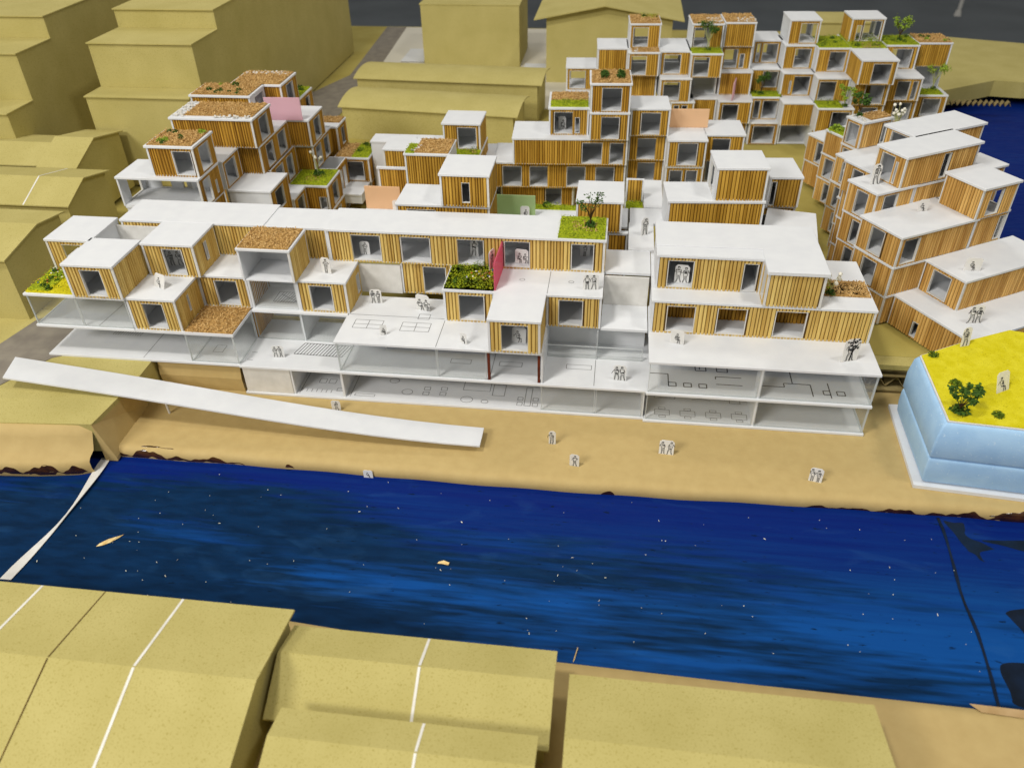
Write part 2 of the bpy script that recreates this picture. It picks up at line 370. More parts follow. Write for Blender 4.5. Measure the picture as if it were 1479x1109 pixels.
# ------------------------------------------------------------------ housing units
TW = .2
def parse(code):
    kind = code[0]; holes = []
    if ':' in code:
        for h in code.split(':')[1].split(','):
            a = h.split('@'); lo, hi = (.05, .91)
            if len(a) > 1: lo, hi = map(float, a[1].split('-'))
            x0, x1 = map(float, a[0].split('-')); holes.append((x0, x1, lo, hi))
    return kind, holes
def panel(parent, org, sdir, ndir, W, H, code, wood_m, inset):
    """wall panel: card with openings, battens in front of it, a white frame round each opening"""
    kind, holes = parse(code)
    if kind in 'ON': return
    def mp(s_, t, n): return (org[0]+sdir[0]*s_+ndir[0]*n, org[1]+sdir[1]*s_+ndir[1]*n, org[2]+t)
    def bx(mb, s0, s1, t0, t1, n0, n1, mi=0):
        p = [mp(s0, t0, n0), mp(s1, t0, n0), mp(s1, t0, n1), mp(s0, t0, n1), mp(s0, t1, n0), mp(s1, t1, n0), mp(s1, t1, n1), mp(s0, t1, n1)]
        mb.add(p, [(0, 1, 2, 3), (4, 7, 6, 5), (0, 4, 5, 1), (1, 5, 6, 2), (2, 6, 7, 3), (3, 7, 4, 0)], mi)
    if kind == 'G':
        mb = MB(); bx(mb, .03, W-.03, .02, H-.02, -.1, -.03); mb.build('pane', 'clear_acrylic', parent)
        mb = MB()
        for a, b, c, d in ((0, W, 0, .07), (0, W, H-.07, H), (0, .07, .07, H-.07), (W-.07, W, .07, H-.07)): bx(mb, a, b, c, d, -.12, -.01)
        mb.build('acrylic_edge', 'acrylic_edge', parent); return
    hs = [(a*W, b*W, lo*H, hi*H) for a, b, lo, hi in holes]; hs.sort()
    n0, n1 = (-.26-inset, -.11-inset) if kind == 'T' else (-.2, -.01)
    card = MB(); bat = MB()
    segs = []; x = 0
    for a, b, lo, hi in hs:
        if a > x: segs.append((x, a, [(0, H)]))
        segs.append((a, b, [(0, lo), (hi, H)])); x = b
    if x < W: segs.append((x, W, [(0, H)]))
    for a, b, tt in segs:
        for t0, t1 in tt:
            if t1-t0 > .02: bx(card, a, b, t0, t1, n0, n1)
    card.build('wall', 'paper', parent)
    if kind == 'T':
        nb = n1; ntop = nb+.115
        x = .02
        for a, b, tt in segs:      # dark backing seen in the grooves
            for t0, t1 in tt:
                if t1-t0 > .05: bx(bat, a, b, t0+.01, t1-.01, nb+.001, nb+.02, 1)
        while x < W-.08:
            w_ = min(rnd(.25, .4), W-x)
            g = .024; j0 = rnd(-.012, .012)
            xa, xb = x+g, x+w_-g; mid = (xa+xb)/2
            spans = [(0, H)]
            for a, b, lo, hi in hs:
                if a-.03 < mid < b+.03: spans = [(0, lo), (hi, H)]
            for t0, t1 in spans:
                if t1-t0 < .07: continue
                c = (xb-xa)*.22; tp = ntop+rnd(-.02, .02)
                lo_, hi_ = t0+.015+max(0, j0), t1-.015+min(0, j0)
                p = []
                for t in (lo_, hi_): p += [mp(xa, t, nb+.02), mp(xa+c, t, tp), mp(xb-c, t, tp), mp(xb, t, nb+.02)]
                bat.add(p, [(0, 1, 5, 4), (1, 2, 6, 5), (2, 3, 7, 6), (0, 3, 2, 1), (4, 5, 6, 7)])
            x += w_
        tag(bat.build('timber_cladding', [wood_m, 'groove'], parent), kind='stuff')
    for a, b, lo, hi in hs:
        fr_ = MB(); e = .055; f0, f1 = n0-.02, (ntop-.03 if kind == 'T' else .02)
        bx(fr_, a-e*.3, a+e, lo, hi, f0, f1); bx(fr_, b-e, b+e*.3, lo, hi, f0, f1); bx(fr_, a+e, b-e, lo, lo+e, f0, f1); bx(fr_, a+e, b-e, hi-e, hi, f0, f1)
        fr_.build('window_frame', 'paper_edge', parent)
def cover(parent, kind, x0, x1, y0, y1, z, dens=1.0):
    A = (x1-x0)*(y1-y0)
    def pick(): return rnd(x0, x1), rnd(y0, y1)
    if kind == 'chips':
        mb = MB()
        mb.box(x0, x1, y0, y1, z+.004, z+.1, 1)
        for _ in range(int(A*30*dens)):
            x, y = pick(); a = rnd(0, math.pi); l, w_ = rnd(.1, .26), rnd(.04, .09); zz = z+.06+rnd(0, .13); t = rnd(-.1, .1); h = rnd(.03, .07)
            ca, sa = math.cos(a), math.sin(a); mi = 0 if random.random() < .7 else 1
            q = [(x+ca*i*l/2-sa*j*w_/2, y+sa*i*l/2+ca*j*w_/2, zz+t*i) for i, j in ((-1, -1), (1, -1), (1, 1), (-1, 1))]
            mb.add([(p[0], p[1], p[2]) for p in q]+[(p[0], p[1], p[2]+h) for p in q], [(4, 5, 6, 7), (0, 1, 5, 4), (1, 2, 6, 5), (2, 3, 7, 6), (3, 0, 4, 7)], mi)
        tag(mb.build('wood_chips', ['chip_a', 'chip_b'], parent), kind='stuff')
    elif kind in ('moss', 'moss_dark', 'yellow'):
        mb = MB(); mb.box(x0, x1, y0, y1, z+.004, z+.12, 0)
        ph = [(rnd(x0, x1), rnd(y0, y1), rnd(.3, .9), rnd(.05, .35)) for _ in range(int(5+A*.5))]
        for _ in range(int(A*70*dens)):
            x, y = pick(); h = sum(c*math.exp(-((x-a)**2+(y-b)**2)/r**2) for a, b, r, c in ph)
            h = min(h, .5); zz = z+.1+rnd(0, 1)*(.12+h); l = rnd(.08, .17); a = rnd(0, 6.28); tl = rnd(-1, 1.0)
            p = Vector((x, y, zz)); d = Vector((math.cos(a), math.sin(a), tl)).normalized()*l; e = Vector((-math.sin(a), math.cos(a), rnd(-.6, .6)))*l*.45
            mi = 1 if (random.random() < (.25 if kind == 'moss' else .5 if kind == 'moss_dark' else .08) or h > .38) else 0
            mb.add([tuple(p-e), tuple(p+d*.6-e*.3), tuple(p+d), tuple(p+e)], [(0, 1, 2, 3)], mi)
        tag(mb.build('moss', ['moss_a' if kind != 'yellow' else 'flock', 'moss_b'], parent), kind='stuff')
    elif kind == 'flowers':
        mb = MB()
        for _ in range(int(A*3*dens)):
            x, y = pick(); mb.rock((x, y, z+rnd(.25, .5)), rnd(.06, .12), random.randrange(4))
        tag(mb.build('flowers', ['petal_red', 'petal_blue', 'flock', 'bud'], parent), kind='stuff')
    elif kind == 'rocks':
        mb = MB()
        for _ in range(int(A*9*dens)):
            x, y = pick(); mb.rock((x, y, z+rnd(.05, .18)), rnd(.08, .22))
        tag(mb.build('pebbles', 'rock', parent), kind='stuff')
    elif kind == 'shrubs':
        for _ in range(max(2, int(A*dens*.5))):
            x, y = pick(); tuft(parent, x, y, z+.08, rnd(.25, .5), random.choice(('leaf', 'leaf', 'leaf_light')), 'shrub')
def tuft(parent, x, y, z, r, mat, name='shrub', n=90):
    mb = MB()
    for _ in range(n):
        d = Vector((random.gauss(0, 1), random.gauss(0, 1), abs(random.gauss(0, .9)))).normalized()*r*rnd(.35, 1)
        p = Vector((x, y, z))+d; l = r*rnd(.15, .32); a = Vector((rnd(-1, 1), rnd(-1, 1), rnd(-1, 1))).normalized()*l; b = a.orthogonal().normalized()*l*.6
        mb.add([tuple(p-a), tuple(p+b), tuple(p+a), tuple(p-b)], [(0, 1, 2, 3)])
    return tag(mb.build(name, mat, parent), kind='stuff')
def unit(bld, x0, x1, y0, y1, z0, z1, F='T', R='W', L='W', B='W', roof='plain', wood_m='timber', floor=True, over=.08, ov_front=None, rt=.26):
    u = empty('housing_unit', ((x0+x1)/2, (y0+y1)/2, z0), 0, bld)
    a, b = (x1-x0)/2, (y1-y0)/2; H = z1-z0
    jx = rnd(-.06, .06); rf = None
    if roof != 'none':
        of = over if ov_front is None else ov_front
        mb = MB(); mb.box(-a-over+jx*.4, a+over+jx*.4, -b-of, b+over, H-rt, H-.001)
        rf = mb.build('roof', 'paper', u); bev(rf, .03)
    hw = H-(rt if roof != 'none' else .0)-.004
    if floor:
        mb = MB(); mb.box(-a+TW+.01, a-TW-.01, -b+.05, b-.05, .012, .13); mb.build('floor', 'paper', u)
    # side walls run the full depth; their white ends show at the front
    for sx, code in ((1, R), (-1, L)):
        if code[0] == 'W' and ':' not in code:
            mb = MB(); mb.box(min(sx*a, sx*(a-TW)), max(sx*a, sx*(a-TW)), -b, b, .004, hw); mb.build('wall', 'paper', u)
        elif code[0] != 'O':
            if code[0] == 'T':     # white strip closing the front and rear end of the wall
                for yy in (-b, b-.13):
                    mb = MB(); mb.box(min(sx*(a+.02), sx*(a-TW)), max(sx*(a+.02), sx*(a-TW)), yy, yy+.13, .004, hw); mb.build('wall_end', 'paper_edge', u)
                panel(u, (sx*a, -b+.13, .004), (0, 1), (sx, 0), 2*b-.26, hw-.004, code, wood_m, -.06)
            else: panel(u, (sx*a, -b, .004), (0, 1), (sx, 0), 2*b, hw-.004, code, wood_m, 0)
    wi = 2*a-2*TW
    panel(u, (-a+TW, -b, .006), (1, 0), (0, -1), wi, hw-.006, F, wood_m, -.02)
    panel(u, (-a+TW, b, .006), (1, 0), (0, 1), wi, hw-.006, B, wood_m, -.02)
    for cv in roof.split('+'):
        if cv in ('plain', 'none'): continue
        nm, *fr_ = cv.split('/')
        fx0, fx1, fy0, fy1 = map(float, fr_[0].split(',')) if fr_ else (.02, .98, .02, .98)
        cover(u if rf is None else u, nm, -a+2*a*fx0, -a+2*a*fx1, -b+2*b*fy0, -b+2*b*fy1, H, float(fr_[1]) if len(fr_) > 1 else 1.0)
    return u
def bev(o, wdt, seg=1):
    mo = o.modifiers.new('bevel', 'BEVEL'); mo.width = wdt*S; mo.segments = seg; mo.limit_method = 'ANGLE'
def plan(parent, rects=(), lines=(), z=.0, name='plan_drawing', w=.045, mat='plan_ink'):
    """thin printed plan lines lying on a floor"""
    mb = MB()
    for x0, x1, y0, y1 in rects:
        lines = list(lines)+[(x0, y0, x1, y0), (x1, y0, x1, y1), (x1, y1, x0, y1), (x0, y1, x0, y0)]
    for x0, y0, x1, y1 in lines:
        d = Vector((x1-x0, y1-y0)); l = d.length
        if l < 1e-4: continue
        d /= l; n_ = Vector((-d.y, d.x))*w/2
        mb.add([(x0+n_.x, y0+n_.y, z), (x0-n_.x, y0-n_.y, z), (x1-n_.x, y1-n_.y, z), (x1+n_.x, y1+n_.y, z)], [(0, 1, 2, 3)])
    return tag(mb.build(name, mat, parent), kind='stuff')
def glass_level(bld, x0, x1, y0, y1, z0, z1, panes=(), dividers=(), lpane=None, rpane=None, back=True, top=True, bottom=True, posts=(), inner=None, white_front=None, name='glazed_level'):
    """white slabs with clear acrylic fronts; coordinates are the building's own"""
    u = empty(name, (x0, y0, z0), 0, bld); W = x1-x0; Dp = y1-y0; H = z1-z0
    if bottom: o = MB().box(-.12, W+.12, -.15, Dp, -.26, 0).build('floor', 'paper', u); bev(o, .03)
    if top: o = MB().box(-.1, W+.1, -.2, Dp, H-.26, H).build('roof', 'paper', u); bev(o, .03)
    hi = H-.27
    if back: MB().box(0, W, Dp-.2, Dp-.01, .01, hi).build('wall', 'paper', u)
    for d in dividers:
        a, b0, b1 = d if isinstance(d, tuple) else (d, .05, Dp-.22)
        MB().box(a-x0-.11, a-x0+.11, b0, b1, .01, hi).build('divider', 'paper', u)
    for a, b in panes: panel(u, (a-x0, 0, .01), (1, 0), (0, -1), b-a, hi-.02, 'G', 'timber', 0)
    if white_front: MB().box(white_front[0]-x0, white_front[1]-x0, -.02, .14, .01, hi).build('wall', 'paper_edge', u)
    if lpane: panel(u, (0, 0, .01), (0, 1), (-1, 0), lpane, hi-.02, 'G', 'timber', 0)
    if rpane: panel(u, (W, 0, .01), (0, 1), (1, 0), rpane, hi-.02, 'G', 'timber', 0)
    for p in posts: MB().box(p-x0-.12, p-x0+.12, .02, .26, .01, hi).build('post', 'post', u)
    return u
# ================= front long building =================
FB = tag(empty('terraced_model_building', (0, 0, 0)), 'long white and timber terraced model on the river bank with glazed lower floors', 'model building', 'terraced model buildings')
WP = 'timber_pale'
def f(*a, **k): k.setdefault('wood_m', WP); return unit(FB, *a, **k)
# ground floor
g0 = glass_level(FB, .25, 39.5, 0, 8.4, .27, 3.5, panes=[(29.8, 34.9), (35.0, 39.35)], dividers=[5.2, 10.3, 39.4], white_front=(.3, 5.1))
L_ = []
for i in range(7): L_ += [(x, y, x+w_, y+h) for x, y, w_, h in ((5.7+i*.5, .55, .0, .5),)]
rc = [(7.0, 7.7, 2.1, 2.8), (8.0, 8.7, 2.1, 2.8), (9.2, 9.8, .9, 1.4), (17.9, 18.5, 1.2, 1.7), (17.9, 18.5, 2.0, 2.5), (19.6, 20.2, 1.3, 1.8), (19.6, 20.2, 2.1, 2.6), (21.8, 24.5, 2.4, 4), (24.8, 26, 1.8, 3.6), (27.4, 27.9, .5, 1), (27.4, 27.9, 1.3, 1.8), (28.9, 29.4, .5, 1), (28.9, 29.4, 1.3, 1.8), (28.1, 28.7, .5, 3.4), (11.2, 13.2, .4, .75)]
plan(g0, [(a-.25, b-.25, c, d) for a, b, c, d in rc], [(a-.25, b, c-.25, d) for a, b, c, d in L_+[(5.6, .2, 5.6, 7), (10.8, .2, 10.8, 7)]], .012)
for cx, cy, r in ((14.6, 3.2, .5), (16.3, 1.5, .55), (18.5, 4.1, .4), (22.4, .9, .6), (24.2, .75, .35)):
    plan(g0, (), [(cx-.25+r*math.cos(t*.5236), cy+r*.8*math.sin(t*.5236), cx-.25+r*math.cos((t+1)*.5236), cy+r*.8*math.sin((t+1)*.5236)) for t in range(12)], .012)
# second floor (deck at 7)
g1 = glass_level(FB, 10.3, 29.8, 0, 8.4, 3.5, 7, panes=[(10.4, 20), (20.05, 24.7)], dividers=[(13.8, 4.2, 8.1)], lpane=4.4, posts=[24.9, 29.6], bottom=False)
DK = empty('deck_print', (0, 0, 7.003), 0, FB); plan(DK, [(11.3, 14.1, 2.4, 3.85), (16.0, 18.8, 2.3, 3.8), (17.3, 18.4, 4.5, 5.4)], [(12.7, 2.4, 12.7, 3.85), (11.3, 3.1, 14.1, 3.1), (17.4, 2.3, 17.4, 3.8), (16, 3.05, 18.8, 3.05), (20.0, -.1, 20.0, 4.5), (10.4, 4.75, 19.9, 4.75)], .004, w=.05)
plan(g1, [(10.4, 12.4, 2.4, 3.1), (15.2, 17.4, 2.4, 3.1), (.6, 3, 5, 6.5)], [(14.6, .1, 14.6, 7)], .012)
g2 = glass_level(FB, 29.8, 39.4, 0, 7.3, 3.5, 7, panes=[], dividers=[], bottom=False, top=False)
MB().box(0, .16, .0, 7.0, .01, 3.2).build('divider', 'paper', g2)
MB().box(4.95, 5.05, 4.4, 7.0, .0, 3.2).build('pane', 'acrylic_edge', g2)
panel(g2, (.2, 4.45, .01), (1, 0), (0, -1), 9.2, 1.4, 'G', WP, 0)
plan(g2, [(2.2, 4.6, 2.6, 3.3)], [(4.95, .1, 4.95, 4.3)], .012)
g3 = glass_level(FB, .25, 10.25, 4.7, 9.3, 3.5, 7, panes=[(.35, 5.2), (5.3, 10.2)], dividers=[(5.25, .05, 4.3)], bottom=False)
panel(g3, (.02, .1, .01), (0, 1), (1, 0), 4.2, 3.1, 'T', 'timber_deep', 0)
st = empty('stair_deck', (.25, 0, 3.5), 0, FB)
plan(st, (), [(4.6+i*.33, 2.35-i*.006, 5.1+i*.33, 4.3-i*.006) for i in range(16)]+[(4.6, 2.35, 9.6, 2.25), (5.1, 4.3, 10, 4.2)], .012, w=.07, mat='ink')
plan(st, (), [(.3, .9, .9, .9), (.3, 2.2, .9, 2.2)], .012, mat='ink')
# left wing slabs and glass
g4 = glass_level(FB, -19.8, .2, 0, 7.5, 3.55, 7, panes=[(-4.75, .1)], dividers=[(-4.75, 5.5, 7.2)], rpane=None, top=False)
panel(g4, (20.0, .0, .01), (0, 1), (1, 0), 4.6, 3.1, 'G', WP, 0); panel(g4, (15.05, .05, .01), (0, 1), (-1, 0), 4.6, 3.1, 'G', WP, 0)
plan(g4, [(16.4, 17.4, 1.8, 3.0)], [(9.9, .1, 9.9, 7)]+[(4.6+i*.27, 3.8, 4.75+i*.27, 5.3) for i in range(12)], .012)
g5 = glass_level(FB, -19.8, -9.7, 0, 9.3, 7, 10.5, panes=[(-19.75, -14.85), (-14.8, -9.75)], dividers=[], lpane=5.0)
plan(g5, (), [(6.3, .1, 6.9, 8)]+[(2+i*.3, 4.5, 2.3+i*.3, 6.5) for i in range(9)], .012)
MB().box(-9.7, .3, -.1, 9.3, 6.74, 7.0).build('floor_slab', 'paper', FB)
cover(FB, 'chips', -4.6, .2, .05, 4.75, 7.0)
cover(FB, 'yellow', -19.7, -14.75, .05, 4.5, 10.5); cover(FB, 'shrubs', -19.5, -17.6, .4, 4.3, 10.55, 2.6); cover(FB, 'moss', -19.6, -17.4, .3, 4.3, 10.62, .6); cover(FB, 'flowers', -19.5, -17.4, 1, 4.2, 10.6, 1.2)
f(-9.65, -4.75, .05, 4.85, 7, 10.5, F='T:.27-.74', R='T:.42-.52@.3-.85', L='W')
f(-4.75, .3, 4.95, 9.3, 7, 10.5, F='T:.3-.8', roof='plain')
u_ = f(.32, 5.3, 5.0, 9.3, 7, 10.5, F='G', L='W', R='W')
panel(u_, (-2.28, -2.1, .01), (0, 1), (1, 0), 4.1, 3.1, 'T', 'timber_deep', 0)
plan(u_, [(-.8, 1.6, -1.0, .9)], [(-.6+i*.28, -1.2, -.3+i*.3, .9) for i in range(8)]+[(0, -1, 1.4, .6), (-.4, .4, 1.6, -.8)], .14, w=.05, mat='ink')
f(5.35, 10.35, 4.85, 9.3, 7, 10.5, F='T:.23-.72', R='T:.75-.95@.1-.75')
MB().box(10.4, 14.7, 9.15, 9.35, 7.0, 10.2).build('wall', 'paper_edge', FB)
f(14.7, 20.0, 9.3, 13.5, 7, 10.45, F='T:.42-.9', roof='none')
f(20.0, 24.95, 4.5, 9.25, 7, 10.5, F='T:.27-.82', roof='moss/.02,.98,.02,.98/1.6+moss_dark/.02,.98,.02,.98/.12+shrubs/.02,.3,.05,.45/1+shrubs/.3,.5,.8,.95/1+chips/.6,.9,.4,.8/.4+flowers/.4,.95,.3,.7/2')
f(25.0, 29.75, -.3, 4.4, 7, 10.5, F='T:.22-.8', R='T', L='W')
f(29.85, 35.0, 4.5, 9.05, 7, 10.5, F='T:.2-.68', roof='plain')
MB().box(24.95, 29.85, 4.42, 9.1, 10.24, 10.498).build('floor_slab', 'paper', FB)
plan(FB, (), [(29.9, 4.6, 29.9, 8.9)]+[(x+.25*math.cos(t), 7+.2*math.sin(t), x+.25*math.cos(t+.63), 7+.2*math.sin(t+.63)) for x in (27.3, 32) for t in [i*.63 for i in range(10)]], 10.505)
MB().box(35.05, 39.45, 4.55, 13.8, 6.8, 7.05).build('floor_slab', 'paper', FB); MB().box(35.1, 39.4, 8.95, 9.15, 7.06, 10.2).build('wall', 'paper_edge', FB)
MB().box(35.02, 39.5, 9.3, 14.0, 10.24, 10.5).build('floor_slab', 'paper', FB); MB().box(37.3, 39.9, 14.0, 20.2, 10.3, 10.6).build('floor_slab', 'paper', FB)
f(35.05, 37.25, 18.0, 18.6, 3.2, 10.4, F='T', roof='plain', wood_m='timber_deep', over=.03)
# top storey
f(-19.2, -14.5, 4.4, 9.55, 10.5, 14, F='T:.3-.97', B='O', R='W', L='T:.2-.9')
f(-14.6, -9.6, -.3, 4.95, 10.5, 14, F='T:.3-.74', R='T', L='W')
f(-9.25, -4.05, 4.4, 9.05, 10.5, 14, F='T:.36-.78', R='T:.45-.56@.25-.85')
MB().box(-14.5, -9.3, 9.0, 9.15, 10.5, 13.4).build('wall', 'paper_edge', FB)
f(-14, 1.15, 9.25, 14.0, 10.5, 14, F='T', R='T', roof='plain')
f(.4, 5.6, 4.2, 8.7, 10.5, 14, F='O', R='T', L='W', roof='chips')
f(1.2, 7.6, 9.25, 13.6, 10.5, 13.9, F='T', roof='plain', over=.02)
Wd = 35.0-7.65-.4
f(7.65, 35.0, 9.05, 13.75, 10.5, 14, F='T:'+','.join('%.4f-%.4f' % ((a-7.85)/Wd, (b-7.85)/Wd) for a, b in ((10.0, 13.0), (15.05, 18.0), (20.65, 23.3), (25.3, 27.8), (31.8, 33.95))), R='T', roof='plain+moss/.835,.998,.01,.99+chips/.88,.97,.3,.8/.5', over=.12)
# ================= front right building =================
RB = tag(empty('terraced_model_building', (0, 0, 0)), 'separate front block with two glazed storeys and L-shaped white roof', 'model building', 'terraced model buildings')
def r(*a, **k): k.setdefault('wood_m', WP); return unit(RB, *a, **k)
h0 = glass_level(RB, 39.65, 59.5, -.3, 9.2, .27, 3.5, panes=[(39.7, 49.5), (49.7, 59.4)], dividers=[49.6], rpane=9.2)
h1 = glass_level(RB, 39.65, 59.5, -.3, 9.2, 3.5, 7, panes=[(39.7, 49.5), (49.7, 59.4)], dividers=[(49.6, .05, 1.6)], rpane=9.2, bottom=False, name='glazed_level')
rc = []
for i in range(4): rc += [(1+i*2.4, 2.4+i*2.4, .8, 1.6), (1.4+i*2.4, 2.0+i*2.4, .45, .75), (1.4+i*2.4, 2.0+i*2.4, 1.65, 1.95)]
plan(h0, rc+[(1, 3, 3.4, 4.2), (8.2, 9.2, 3.2, 3.9)], [(4.6, 3.4, 6.4, 4.0), (4.6, 4.0, 6.4, 3.4)], .012)
plan(h1, [(2+i*1.4, 2.7+i*1.4, 1.1, 1.7) for i in range(3)]+[(4.6, 5.6, 3.8, 4.5), (6.6, 7.6, 3.8, 4.5), (16, 16.6, 1.2, 1.8), (17.2, 17.9, 1.2, 1.8)], [(2, 1.2, 2, 3), (.3, 3, 2, 3), (5, 4, 5, 5), (6.4, 3, 8.8, 3), (6.4, 1.8, 8.8, 1.8), (6.4, 3, 6.4, 2.6), (10.6, 2, 12.6, 2), (12.6, 2, 12.6, 2.6), (12.6, 2.6, 15, 2.6), (13.4, 2.6, 13.4, 5), (15, 2.6, 15, .8), (16.6, 3, 16.6, .7)], .012, w=.1, mat='ink')
r(39.65, 59.45, 4.45, 13.6, 7, 10.5, F='T:.062-.195,.298-.434,.565-.708', R='T', roof='plain+chips/.77,.995,.24,.55+chips/.8,.97,.28,.5+moss/.765,.83,.28,.55/.7')
iw = empty('inner_wall', (0, 0, 0), 0, RB); panel(iw, (40, 7.0, 7.14), (1, 0), (0, -1), 19.2, 3.0, 'T', 'timber_deep', 0)
r(39.85, 49.45, 6.65, 13.25, 10.5, 14, F='T:.09-.345,.83-.97@.02-.9', over=.1)
r(49.45, 54.45, 4.3, 13.35, 10.5, 14, F='T', L='T:.05-.2', R='T', roof='none')
o = MB().prism([(49.32, 4.1), (54.65, 4.1), (54.55, 13.5), (39.7, 13.45), (39.7, 8.4), (49.32, 8.4)], 13.75, 14.1).build('roof', 'paper', RB); bev(o, .03)
MB().box(39.9, 49.2, 6.6, 8.35, 14.003, 14.03).build('roof_strip', 'paper', RB)
MB().prism([(50.0, 13.7), (56.0, 13.6), (57.5, 24.5), (52.5, 25.5)], 10.2, 10.5).build('floor_slab', 'paper', RB); MB().prism([(50.2, 13.9), (55.8, 13.8), (57.2, 24.2), (52.7, 25.2)], 3.0, 10.19).build('wall', 'paper', RB)
# ================= boxes behind the right block =================
SB = tag(empty('terraced_model_building', (41, 19, 0), 4), 'timber boxes with white roofs just behind the front right block', 'model building', 'terraced model buildings')
def q(*a, **k): k.setdefault('wood_m', 'timber'); return unit(SB, *a, **k)
q(.1, 9.9, -.5, 4.4, 10.5, 14, F='T', R='W', L='W'); q(.2, 9.8, -.3, 4.3, 2.9, 10.5, F='T', roof='none')
q(4.65, 9.8, -.35, 4.4, 14, 17.5, F='T', L='W:.3-.8', R='W:.3-.8')
q(11.7, 15.2, 5.9, 11.4, 10.5, 14, F='T:.02-.2', R='T', wood_m='timber'); q(9.9, 15.1, 6.2, 11.4, 2.8, 10.5, F='T:.3-.6@.6-.9', R='T:.2-.7@.7-.95', roof='plain')
# ================= left rear building =================
LBD = tag(empty('terraced_model_building', (0, 0, 0)), 'stepped timber and white model with gravelled roofs in front of the cardboard tower', 'model building', 'terraced model buildings')
B = [1.5+3.4*k for k in range(7)]
def l(x0, x1, y0, y1, k0, k1, **k): k.setdefault('wood_m', 'timber_deep'); return unit(LBD, x0, x1, y0, y1, B[0]+3.4*k0, B[0]+3.4*k1, **k)
l(-14.3, -9.05, 17.7, 22.4, 4, 5, F='T:.53-.97', R='T:.22-.78', roof='chips+shrubs/.1,.9,.1,.9/1.1', over=.16)
l(-18.5, -9.0, 17.1, 22.2, 3, 4, F='O', R='T:.16-.5@.03-.92,.68-.8@.1-.6', L='W:.3-.8', B='W:.2-.35,.5-.62')
l(-18.3, -9.1, 17.2, 22.2, 0, 3, F='W', R='T:.2-.7@.5-.95')
l(-13.5, -8.65, 22.4, 26.9, 3, 4, F='W', R='T:.1-.75', roof='plain')
l(-15.9, -6.05, 26.6, 32.1, 4, 5, F='T', R='T:.3-.8', roof='chips/.15,.99,.12,.98+rocks/.01,.16,.05,.99+rocks/.55,.99,.01,.14/1.3', over=.16)
l(-12, -6.1, 27.3, 36.5, 3, 4, F='T', R='T:.17-.42,.6-.88', roof='plain')
l(-8.6, -3.6, 22.4, 27.8, 0, 3, F='W', R='T:.2-.7@.72-.97', roof='plain')
l(-12, -5.7, 28.2, 36.6, 2, 3, F='T', R='T:.15-.45,.6-.85', roof='none')
l(-8.1, -3.3, 36.6, 42.0, 3, 4, F='T', R='T:.3-.75', roof='plain')
l(-8, -3.4, 36.9, 44.2, 2, 3, F='T', R='T:.12-.4,.55-.85', roof='plain')
l(-17.3, -9.6, 34.8, 39.5, 4, 5, F='T', R='W:.3-.9', roof='chips+shrubs/.1,.9,.1,.9/.8', over=.14)
l(-14, -7.35, 39.5, 45, 4, 5, F='T', R='T:.3-.75', roof='chips+rocks/.05,.9,.75,.99', over=.14)
l(-13, -7.4, 45, 50, 2, 4, F='T', R='T:.4-.75@.55-.95', roof='moss+shrubs/.3,.95,.2,.9/1.5')
l(-16, -9.5, 34.8, 45, 0, 4, F='T', R='T', roof='none'); l(-7.4, -2.4, 44.1, 48, 0, 3, F='T', R='T:.4-.8@.72-.96', roof='plain+chips/.02,.98,.4,.98')
l(-8, -3.4, 28.0, 32.1, 0, 2, F='W', R='T:.2-.8@.55-.95', roof='plain'); l(-12, -5.8, 28.2, 44, 0, 2, F='T', R='T', roof='none')
l(-5.5, -.5, 32.2, 37.4, 1, 2, F='T:.76-.97@.03-.6', R='T:.3-.75', roof='moss+chips/.3,.7,.2,.6/.5', over=.1)
l(-5.6, -.4, 32.3, 37.6, 0, 1, F='T', R='T:.3-.7'); l(-5.2, -.9, 37.6, 42, 0, 2, F='T', R='T:.2-.4,.5-.8', roof='none')
l(-2.55, 2.2, 41.9, 47, 1, 2, F='T:.3-.85', R='T:.3-.8', roof='chips/.02,.5,.02,.98+moss/.5,.98,.02,.98+shrubs/.45,.95,.4,.95/2', over=.1)
l(-2.5, 2.1, 42.2, 47, 0, 1, F='T', R='T'); l(-2.1, 1.95, 37.7, 41.8, .6, 1, F='W', roof='plain')
# ================= courtyard boxes =================
MC = tag(empty('terraced_model_building', (0, 0, 0)), 'cluster of small timber boxes in the courtyard behind the long white roof', 'model building', 'terraced model buildings')
def c(*a, **k): k.setdefault('wood_m', 'timber'); return unit(MC, *a, **k)
c(18.0, 23.0, 15.2, 20.3, 14, 17.5, F='T:.43-.62@.13-.8', R='T', L='W', over=.12)
c(13.1, 22.95, 15.45, 20.5, 10.5, 14, F='T:.1-.42@.3-.9', R='T', roof='plain'); c(13.2, 22.8, 15.6, 20.4, 2.9, 10.5, F='T', roof='none')
c(10.7, 16.0, 29.3, 34.2, 7, 14, F='T', R='W', roof='chips/.22,.99,.05,.98+moss/.02,.22,.02,.6+rocks/.15,.3,.05,.5/.6', over=.1); c(10.8, 15.9, 29.4, 34.1, 2.4, 7, F='T', roof='none')
c(6.1, 10.6, 33.0, 33.5, 2.2, 10.5, F='T', roof='none'); MB().box(6.0, 10.65, 32.85, 33.3, 10.5, 10.72).build('coping', 'paper', MC)
c(5.4, 8.9, 38.4, 43, 2, 11, F='T', L='T', roof='plain'); c(2.4, 13.0, 43.2, 46, 2, 10.2, F='W', roof='plain')
c(13.1, 18.1, 38.4, 45.1, 1.9, 10.5, F='T', R='T', roof='moss/.3,.99,.01,.24+chips/.6,.9,.02,.2/.5'); c(13.15, 18.0, 40.1, 44.9, 10.5, 14, F='T:.38-.93', R='T', roof='plain', over=.14)
